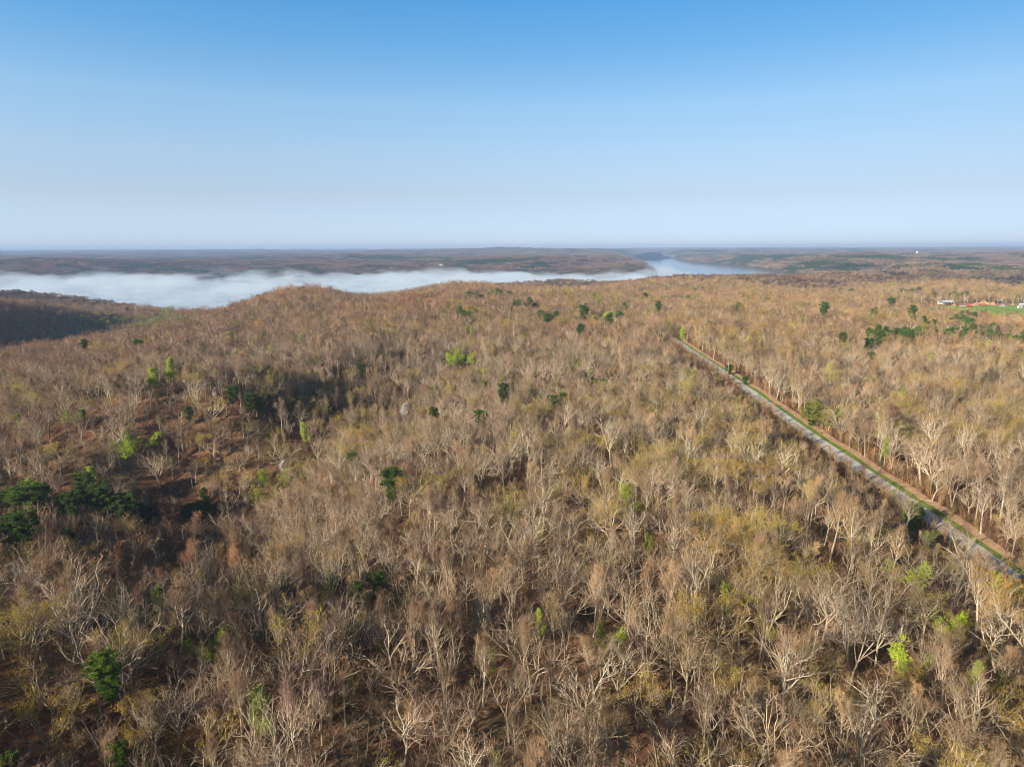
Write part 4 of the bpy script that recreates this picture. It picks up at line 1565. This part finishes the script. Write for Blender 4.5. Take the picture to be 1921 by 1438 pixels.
def build_fog():
    fm, nt, v = volume_mat('fog_air', (.87, .945, 1.0), 0.02)
    p = world_pos(nt)
    sp3 = N(nt, 'ShaderNodeSeparateXYZ')
    nt.links.new(p, sp3.inputs[0])
    lift = N(nt, 'ShaderNodeMapRange')      # thinner towards its top
    lift.inputs[1].default_value, lift.inputs[2].default_value = LAKE_Z + 62, LAKE_Z + 8
    nt.links.new(sp3.outputs['Z'], lift.inputs[0])
    wisp = N(nt, 'ShaderNodeMapRange')
    wisp.inputs[1].default_value, wisp.inputs[2].default_value = 0.44, 0.66
    mp = N(nt, 'ShaderNodeMapping')
    mp.inputs['Scale'].default_value = (1, 1, 2.2)
    nt.links.new(p, mp.inputs[0])
    nt.links.new(noise(nt, 0.006, 5, 0.62, mp.outputs[0]), wisp.inputs[0])
    mu = N(nt, 'ShaderNodeMath', operation='MULTIPLY')
    nt.links.new(lift.outputs[0], mu.inputs[0])
    nt.links.new(wisp.outputs[0], mu.inputs[1])
    mu2 = N(nt, 'ShaderNodeMath', operation='MULTIPLY')
    mu2.inputs[1].default_value = 0.0115
    nt.links.new(mu.outputs[0], mu2.inputs[0])
    nt.links.new(mu2.outputs[0], v.inputs['Density'])
    fm.cycles.volume_step_rate = 0.12
    pts = at_level(-250, 545, LAKE_Z), at_level(1245, 520, LAKE_Z)
    # lumpy sheet lying on the lake, thick over the middle and torn at the edges
    ys = np.linspace(1450, 4100, 200)
    ss = np.linspace(-.86, .30, 330)
    Y = np.repeat(ys[:, None], len(ss), 1)
    X = ss[None] * Y
    d = lake_sdf(X, Y)
    dd = d - 260 * np.maximum(0, fbm(X, Y, 330, 4, 231)) * sstep(1900, 2600, Y)
    inside = sstep(150, -130, dd) + .25 * sstep(120, -10, dd)
    fade = sstep(.26, .14, X / Y) * .60 + .40 * sstep(.27, .22, X / Y)
    lump = .75 + .75 * fbm(X, Y, 420, 4, 201) + .85 * fbm(X, Y, 130, 4, 205)
    near = sstep(1560, 2150, Y)
    T = 44 * inside * fade * lump * (.16 + .84 * near) * np.clip(.85 + 1.1 * fbm(X, Y * .22, 260, 5, 211), .15, 1.9)
    T = np.maximum(T, 0) + .02
    top = LAKE_Z + .25 + T
    nr, nc = X.shape
    v1 = np.stack([X, Y, top], -1).reshape(-1, 3)
    v0 = np.stack([X, Y, np.full_like(X, LAKE_Z + .2)], -1).reshape(-1, 3)
    i = np.arange(nr * nc).reshape(nr, nc)
    f = np.stack([i[:-1, :-1], i[:-1, 1:], i[1:, 1:], i[1:, :-1]], -1).reshape(-1, 4)
    g = f[:, ::-1] + nr * nc
    rim = np.concatenate([i[0], i[1:, -1], i[-1, -2::-1], i[-2:0:-1, 0]])
    nx = np.roll(rim, -1)
    side = np.stack([rim + nr * nc, nx + nr * nc, nx, rim], -1)
    F = np.concatenate([f, g, side])
    me = bpy.data.meshes.new('fog')
    me.from_pydata(np.concatenate([v1, v0]).tolist(), [], F.tolist())
    me.materials.append(fm)
    me.update()
    tag(link('fog', me), 'long white bank of morning fog lying on the lake', None, None, 'stuff')


build_fog()


# ------------------------------------------------------------------ mist puffs on the far water
def build_mist():
    mm, nt, v = volume_mat('mist_air', (.98, .98, 1.0), 0.006)
    mb = MB()
    rng = random.Random(5)
    for (u, w, hgt, dep, cv) in [(1192, 190, 20, 300, 484), (1214, 150, 55, 200, 485), (1226, 110, 70, 200, 486), (1240, 120, 30, 200, 485), (1204, 200, 26, 300, 487)]:
        cx, cyy = at_level(u, cv, LAKE_Z)
        b = len(mb.v)
        nu, nv = 18, 9
        for j in range(nv + 1):
            th = PI * j / nv
            for i in range(nu):
                ph = 2 * PI * i / nu
                k = 1 + .22 * math.sin(3 * ph + u) * math.sin(2 * th) + .12 * math.sin(7 * ph + cv)
                mb.v.append((cx + w * k * math.sin(th) * math.cos(ph), cyy + dep * k * math.sin(th) * math.sin(ph), LAKE_Z + 1 + hgt * (1 - math.cos(th)) * .5 * k))
        for j in range(nv):
            for i in range(nu):
                i2 = (i + 1) % nu
                mb.f.append((b + j * nu + i, b + (j + 1) * nu + i, b + (j + 1) * nu + i2, b + j * nu + i2))
                mb.m.append(0)
    tag(link('mist', mb.mesh('mist', [mm])), 'small white puffs of mist over the far end of the lake', None, None, 'stuff')


build_mist()

# ------------------------------------------------------------------ houses, water tower, depot, pole
def thing(name, x, y, rz, label, cat, group=None, z=None):
    o = bpy.data.objects.new(name, None)
    COL.objects.link(o)
    o.location = (x, y, h1(x, y) if z is None else z)
    o.rotation_euler = (0, 0, rz)
    return tag(o, label, cat, group)


def part(name, mb, m, par, smooth=False):
    return link(name, mb.mesh(name, [m] if not isinstance(m, list) else m, smooth), par)


def house(u, v, w, d, hgt, rz, wall, roof, label, z_off=0.0, group='houses among the distant woods'):
    x, y = march([u], [v], [3.0])
    x, y = float(x[0]), float(y[0])
    t = thing('house', x, y, rz, label, 'house', group)
    t.location.z += z_off
    a = MB()
    a.box(0, 0, hgt / 2 - 2, w, d, hgt + 4)
    a.prism([(-d / 2, hgt), (d / 2, hgt), (0, hgt + d * .32)], -w / 2 + .01, w / 2 - .01)
    part('wall', a, wall, t)
    r = MB()
    e, k = .5, .32
    for sg in (-1, 1):
        r.prism([(0, hgt + d * k + .05), (sg * (d / 2 + e), hgt - e * 2 * k + .05), (sg * (d / 2 + e), hgt - e * 2 * k + .3), (0, hgt + d * k + .3)][::sg], -w / 2 - .5, w / 2 + .5)
    rf = part('roof', r, roof, t)
    c = MB()
    c.box(w * .22, 0, hgt + d * k + .5, .8, .8, 1.8)
    part('chimney', c, M['grey_stone'], rf)
    n = max(2, int(w / 3.2))
    for i in range(n):
        q = MB()
        xx = -w / 2 + w * (i + .5) / n
        if i == n // 2:
            q.box(xx, -d / 2 - .04, 1.05, 1.0, .1, 2.1)
            part('door', q, M['steel'], t)
        else:
            q.box(xx, -d / 2 - .04, 1.6, 1.1, .1, 1.2)
            part('window', q, M['dark_glass'], t)
    return t


house(828, 497, 19, 11, 6, .25, M['white_paint'], M['white_sheet'], 'large white house on the far bank above the fog')
house(822, 499, 14, 9, 4, .1, M['earth_floor'], M['white_sheet'], 'low tan outbuilding left of the large white house')
house(1632, 520, 18, 11, 6, -.3, M['earth_floor'], M['roofing'], 'pale tan house alone among the woods right of the lake')
house(1543, 481, 30, 14, 6, .1, M['white_paint'], M['white_sheet'], 'white house on the far ridge right of the lake')
house(1562, 484, 26, 14, 6, -.1, M['white_paint'], M['roofing'], 'grey roofed house just right of the far ridge house')
house(1628, 489, 26, 13, 6, .2, M['white_paint'], M['white_sheet'], 'white house beside the dark grove on the far plain')
for k, (u, v) in enumerate([(1214, 471), (1224, 470), (1233, 471), (1241, 469), (1206, 472)]):
    house(u, v, 36, 18, 11, .3 * k, M['white_paint'], M['roofing'], ['second house from the left on the hill beyond the lake', 'middle house on the hill beyond the lake', 'fourth house from the left on the hill beyond the lake',
          'rightmost house on the hill beyond the lake', 'leftmost house on the hill beyond the lake'][k], group='houses on the hill beyond the lake')


def water_tower():
    x, y = march([1720], [480], [4.0])
    x, y = float(x[0]), float(y[0])
    t = thing('water_tower', x, y, 0, 'white water tower standing over the far plain at the right', 'water tower')
    H = 28
    tk = MB()
    prof = [(0.3, H + 14), (5, H + 12.5), (8, H + 9), (8.6, H + 5), (7.5, H + 1.5), (4, H - 1), (1.2, H - 2.5)]
    n = 20
    for r_, z_ in prof:
        for i in range(n):
            a = 2 * PI * i / n
            tk.v.append((r_ * math.cos(a), r_ * math.sin(a), z_))
    for j in range(len(prof) - 1):
        for i in range(n):
            i2 = (i + 1) % n
            tk.f.append((j * n + i, (j + 1) * n + i, (j + 1) * n + i2, j * n + i2))
            tk.m.append(0)
    part('tank', tk, M['white_paint'], t, True)
    st = MB()
    st.tube([Vector((0, 0, -3)), Vector((0, 0, H * .5)), Vector((0, 0, H - 1.6))], [1.8, 1.2, 1.2], 12, cap=True)
    part('column', st, M['white_paint'], t, True)
    for i in range(5):
        a = 2 * PI * i / 5
        lg = MB()
        lg.tube([Vector((9.5 * math.cos(a), 9.5 * math.sin(a), -3)), Vector((7.4 * math.cos(a), 7.4 * math.sin(a), H + 3))], [.45, .4], 8, cap=True)
        part('leg', lg, M['white_paint'], t)


water_tower()


def utility_pole():
    s_ = road_coords(*at_level(1338, 716, 0))[0]
    x, y = RA[0] + RD[0] * s_ - RN[0] * 4.2, RA[1] + RD[1] * s_ - RN[1] * 4.2
    rz = math.atan2(RN[1], RN[0])
    t = thing('utility_pole', x, y, rz, 'pale utility pole with a short crossarm on the left edge of the road', 'utility pole')
    p = MB()
    p.tube([Vector((0, 0, -1)), Vector((0, 0, 11))], [.19, .13], 10, cap=True)
    part('pole', p, M['pole_wood'], t)
    c = MB()
    c.box(0, .2, 10.1, 2.6, .14, .16)
    arm = part('crossarm', c, M['pole_wood'], t)
    for k in (-1.15, -.4, .4, 1.15):
        q = MB()
        q.tube([Vector((k, .2, 10.18)), Vector((k, .2, 10.42))], [.07, .05], 8, cap=True)
        part('insulator', q, M['white_paint'], arm)


utility_pole()


def wheel_pair(par, xs, w, r, name='wheel'):
    for x in xs:
        for sg in (-1, 1):
            q = MB()
            q.tube([Vector((x, sg * w / 2 - .14, r)), Vector((x, sg * w / 2 + .14, r))], [r, r], 14, cap=True)
            o = part(name, q, M['rubber'], par)
            h = MB()
            h.tube([Vector((x, sg * (w / 2 + .15), r)), Vector((x, sg * (w / 2 + .17), r))], [r * .5, r * .5], 10, cap=True)
            part('hub', h, M['steel'], o)


def on_lot(u, v):
    x, y = at_level(u, v, -5)
    return x, y


def truck(u, v, rz, label, cabm, bedm):
    x, y = on_lot(u, v)
    t = thing('truck', x, y, rz, label, 'truck', 'vehicles on the earth lot')
    f = MB()
    f.box(0, 0, .85, 7.6, .9, .3)
    part('chassis', f, M['steel'], t)
    c = MB()
    c.prism([(-1.15, .9), (1.15, .9), (1.15, 2.2), (1.0, 3.0), (-1.0, 3.0), (-1.15, 2.2)], 1.6, 3.9)
    cb_ = part('cab', c, cabm, t)
    g = MB()
    g.box(3.92, 0, 2.4, .06, 1.8, .8)
    part('windscreen', g, M['dark_glass'], cb_)
    for sg in (-1, 1):
        g = MB()
        g.box(2.9, sg * 1.12, 2.35, 1.2, .08, .7)
        part('window', g, M['dark_glass'], cb_)
    b = MB()
    b.box(-1.2, 0, 1.2, 5.0, 2.4, .2)
    for sg in (-1, 1):
        b.box(-1.2, sg * 1.17, 2.1, 5.0, .1, 1.6)
    b.box(-3.66, 0, 2.1, .1, 2.24, 1.6)
    b.box(1.26, 0, 2.3, .1, 2.24, 2.0)
    part('dump_body', b, bedm, t)
    wheel_pair(t, (2.8, -1.6, -2.8), 2.2, .52)
    return t


truck(1875, 568, .3, 'blue dump truck, left one of two at the back of the earth lot', M['blue_paint'], M['blue_paint'])
truck(1884, 567, -.2, 'blue truck with a white cab at the back of the earth lot', M['white_paint'], M['blue_paint'])
truck(1917, 573, .1, 'white truck at the right end of the green field', M['white_paint'], M['white_paint'])


def digger(u, v, rz, m, label):
    x, y = on_lot(u, v)
    t = thing('excavator', x, y, rz, label, 'excavator', 'vehicles on the earth lot')
    for sg in (-1, 1):
        q = MB()
        q.prism([(0, 0), (0, 0)] if False else [(sg * 1.2 - .3, .05), (sg * 1.2 + .3, .05), (sg * 1.2 + .3, .85), (sg * 1.2 - .3, .85)], -2.1, 2.1)
        part('track', q, M['rubber'], t)
    b = MB()
    b.box(-.3, 0, 1.55, 3.6, 2.6, 1.2)
    b.box(-1.6, 0, 2.3, 1.0, 2.4, .5)
    bd = part('body', b, m, t)
    c = MB()
    c.prism([(.1, 2.16), (1.25, 2.16), (1.2, 3.4), (.2, 3.4)], .1, 1.5)
    part('cab', c, M['dark_glass'], bd)
    a = MB()
    a.tube([Vector((1.2, -.4, 2.0)), Vector((3.4, -.4, 4.6)), Vector((5.2, -.4, 4.0))], [.32, .28, .22], 4, cap=True)
    ar = part('boom', a, m, t)
    a = MB()
    a.tube([Vector((5.2, -.4, 4.1)), Vector((5.9, -.4, 1.5))], [.24, .18], 4, cap=True)
    part('stick', a, m, ar)
    a = MB()
    a.prism([(-.9, .5), (.1, .5), (.1, 1.4), (-.9, 1.4)], 5.3, 6.3)
    part('bucket', a, M['steel'], ar)


digger(1853, 571, .6, M['yellow_paint'], 'yellow excavator working on the orange earth mounds')
digger(1843, 574, 2.6, M['red_paint'], 'rust red excavator in front of the mounds')


def shed(u, v, w, d, hgt, label):
    x, y = on_lot(u, v)
    t = thing('open_shed', x, y, .12, label, 'shed')
    r = MB()
    for sg in (-1, 1):
        r.prism([(0, hgt + 1.7), (sg * (d / 2), hgt), (sg * (d / 2), hgt + .2), (0, hgt + 1.9)][::sg], -w / 2, w / 2)
    part('roof', r, M['white_sheet'], t)
    b = MB()
    b.box(0, d / 2 - .25, hgt / 2, w - .4, .2, hgt)
    part('wall', b, M['white_paint'], t)
    for i in range(5):
        q = MB()
        q.box(-w / 2 + .4 + (w - .8) * i / 4, -d / 2 + .4, hgt / 2, .3, .3, hgt)
        part('post', q, M['steel'], t)


shed(1774, 571, 19, 12, 4.2, 'long white roofed open shed at the left end of the green field')


def mound(u, v, w, d, hgt, m, name, label, seed, cat):
    x, y = on_lot(u, v)
    n, q = 26, 9
    mb = MB()
    for j in range(q + 1):
        rr = j / q
        for i in range(n):
            a = 2 * PI * i / n
            k = 1 + .16 * math.sin(2 * a + seed) + .09 * math.sin(5 * a + seed * 3) + .05 * math.sin(9 * a + seed)
            z = hgt * (1 - rr) ** 1.15 * (1 + .22 * math.sin(3 * a + seed + 5 * rr)) - .3 * rr
            mb.v.append((w / 2 * rr * k * math.cos(a), d / 2 * rr * k * math.sin(a), z))
    for j in range(q):
        for i in range(n):
            i2 = (i + 1) % n
            mb.f.append((j * n + i, (j + 1) * n + i, (j + 1) * n + i2, j * n + i2))
            mb.m.append(0)
    o = link(name, mb.mesh(name, [m], True), None, (x, y, h1(x, y) + .25))
    tag(o, label, cat, 'heaps on the earth lot')


mound(1828, 573, 16, 12, 3.6, M['orange_earth'], 'earth_mound', 'orange earth mound at the left of the lot, behind the red trailer', 1, 'earth mound')
mound(1845, 570, 22, 14, 4.6, M['orange_earth'], 'earth_mound', 'widest orange earth mound beside the yellow excavator', 2, 'earth mound')
mound(1862, 572, 18, 12, 4.2, M['orange_earth'], 'earth_mound', 'orange earth mound right of the yellow excavator', 3, 'earth mound')
mound(1790, 573, 9, 8, 2.4, M['orange_earth'], 'earth_mound', 'small reddish earth mound right of the white shed', 4, 'earth mound')
mound(1882, 575, 17, 10, 3.2, M['grey_stone'], 'stone_heap', 'grey stone heap in front of the two blue trucks', 5, 'stone heap')
mound(1900, 572, 9, 7, 2.6, M['earth_floor'], 'sand_heap', 'pale tan heap near the right end of the field', 6, 'sand heap')
disc_sheet('bare_earth', *on_lot(1853, 571), 52, 22, .45, M['orange_earth'], 'bare orange earth of the lot under the mounds', 3)


def trailer(u, v, rz, m, label):
    x, y = on_lot(u, v)
    t = thing('trailer', x, y, rz, label, 'trailer', 'vehicles on the earth lot')
    b = MB()
    b.box(0, 0, 1.0, 8.5, 2.4, .25)
    for sg in (-1, 1):
        b.box(0, sg * 1.18, 1.75, 8.5, .08, 1.25)
    for sg in (-1, 1):
        b.box(sg * 4.2, 0, 1.75, .1, 2.28, 1.25)
    part('body', b, m, t)
    q = MB()
    q.tube([Vector((4.2, 0, .9)), Vector((6.2, 0, .7))], [.14, .1], 6, cap=True)
    part('drawbar', q, M['steel'], t)
    wheel_pair(t, (-1.6, -.4), 2.2, .45)


trailer(1818, 576, .15, M['red_paint'], 'bright red trailer at the front of the earth lot')
trailer(1806, 576, .05, M['pole_wood'], 'brown low trailer left of the bright red one')


def camper(u, v, rz, label):
    x, y = on_lot(u, v)
    t = thing('camper', x, y, rz, label, 'camper', 'vehicles on the earth lot')
    b = MB()
    b.prism([(-1.2, .6), (1.2, .6), (1.2, 2.9), (1.0, 3.2), (-1.0, 3.2), (-1.2, 2.9)], -3.6, 3.6)
    bd = part('body', b, M['white_paint'], t)
    for k in (-2.2, 0, 2.0):
        q = MB()
        q.box(k, -1.22, 2.0, .9, .06, .6)
        part('window', q, M['dark_glass'], bd)
    wheel_pair(t, (-.6, .6), 2.1, .4)


camper(1913, 578, .3, 'white camper trailer on the grass at the right edge of the field')

# pale fallen logs on the verge and in the wood
LOGM = M['bark']
for k, (s_, t_, L_, a_, lb) in enumerate([(-2, 7.0, 5, .5, 'pale fallen log on the verge nearest the right edge'), (26, 6.6, 4.5, -.9, 'long pale fallen log on the verge beside the tall roadside tree'),
                                         (110, 6.0, 3, .9, 'short pale fallen log half way along the verge')]):
    x, y = RA[0] + RD[0] * s_ + RN[0] * t_, RA[1] + RD[1] * s_ + RN[1] * t_
    mb = MB()
    d = Vector((math.cos(a_), math.sin(a_), .02))
    mb.tube([Vector((0, 0, 0)) - d * L_ / 2, Vector((0, 0, .1)), Vector((0, .25, 0)) + d * L_ / 2], [.2, .16, .08], 8, cap=True)
    o = link('fallen_log', mb.mesh('fallen_log', [LOGM]), None, (x, y, h1(x, y) + .3))
    tag(o, lb, 'fallen log', 'fallen logs on the verge')
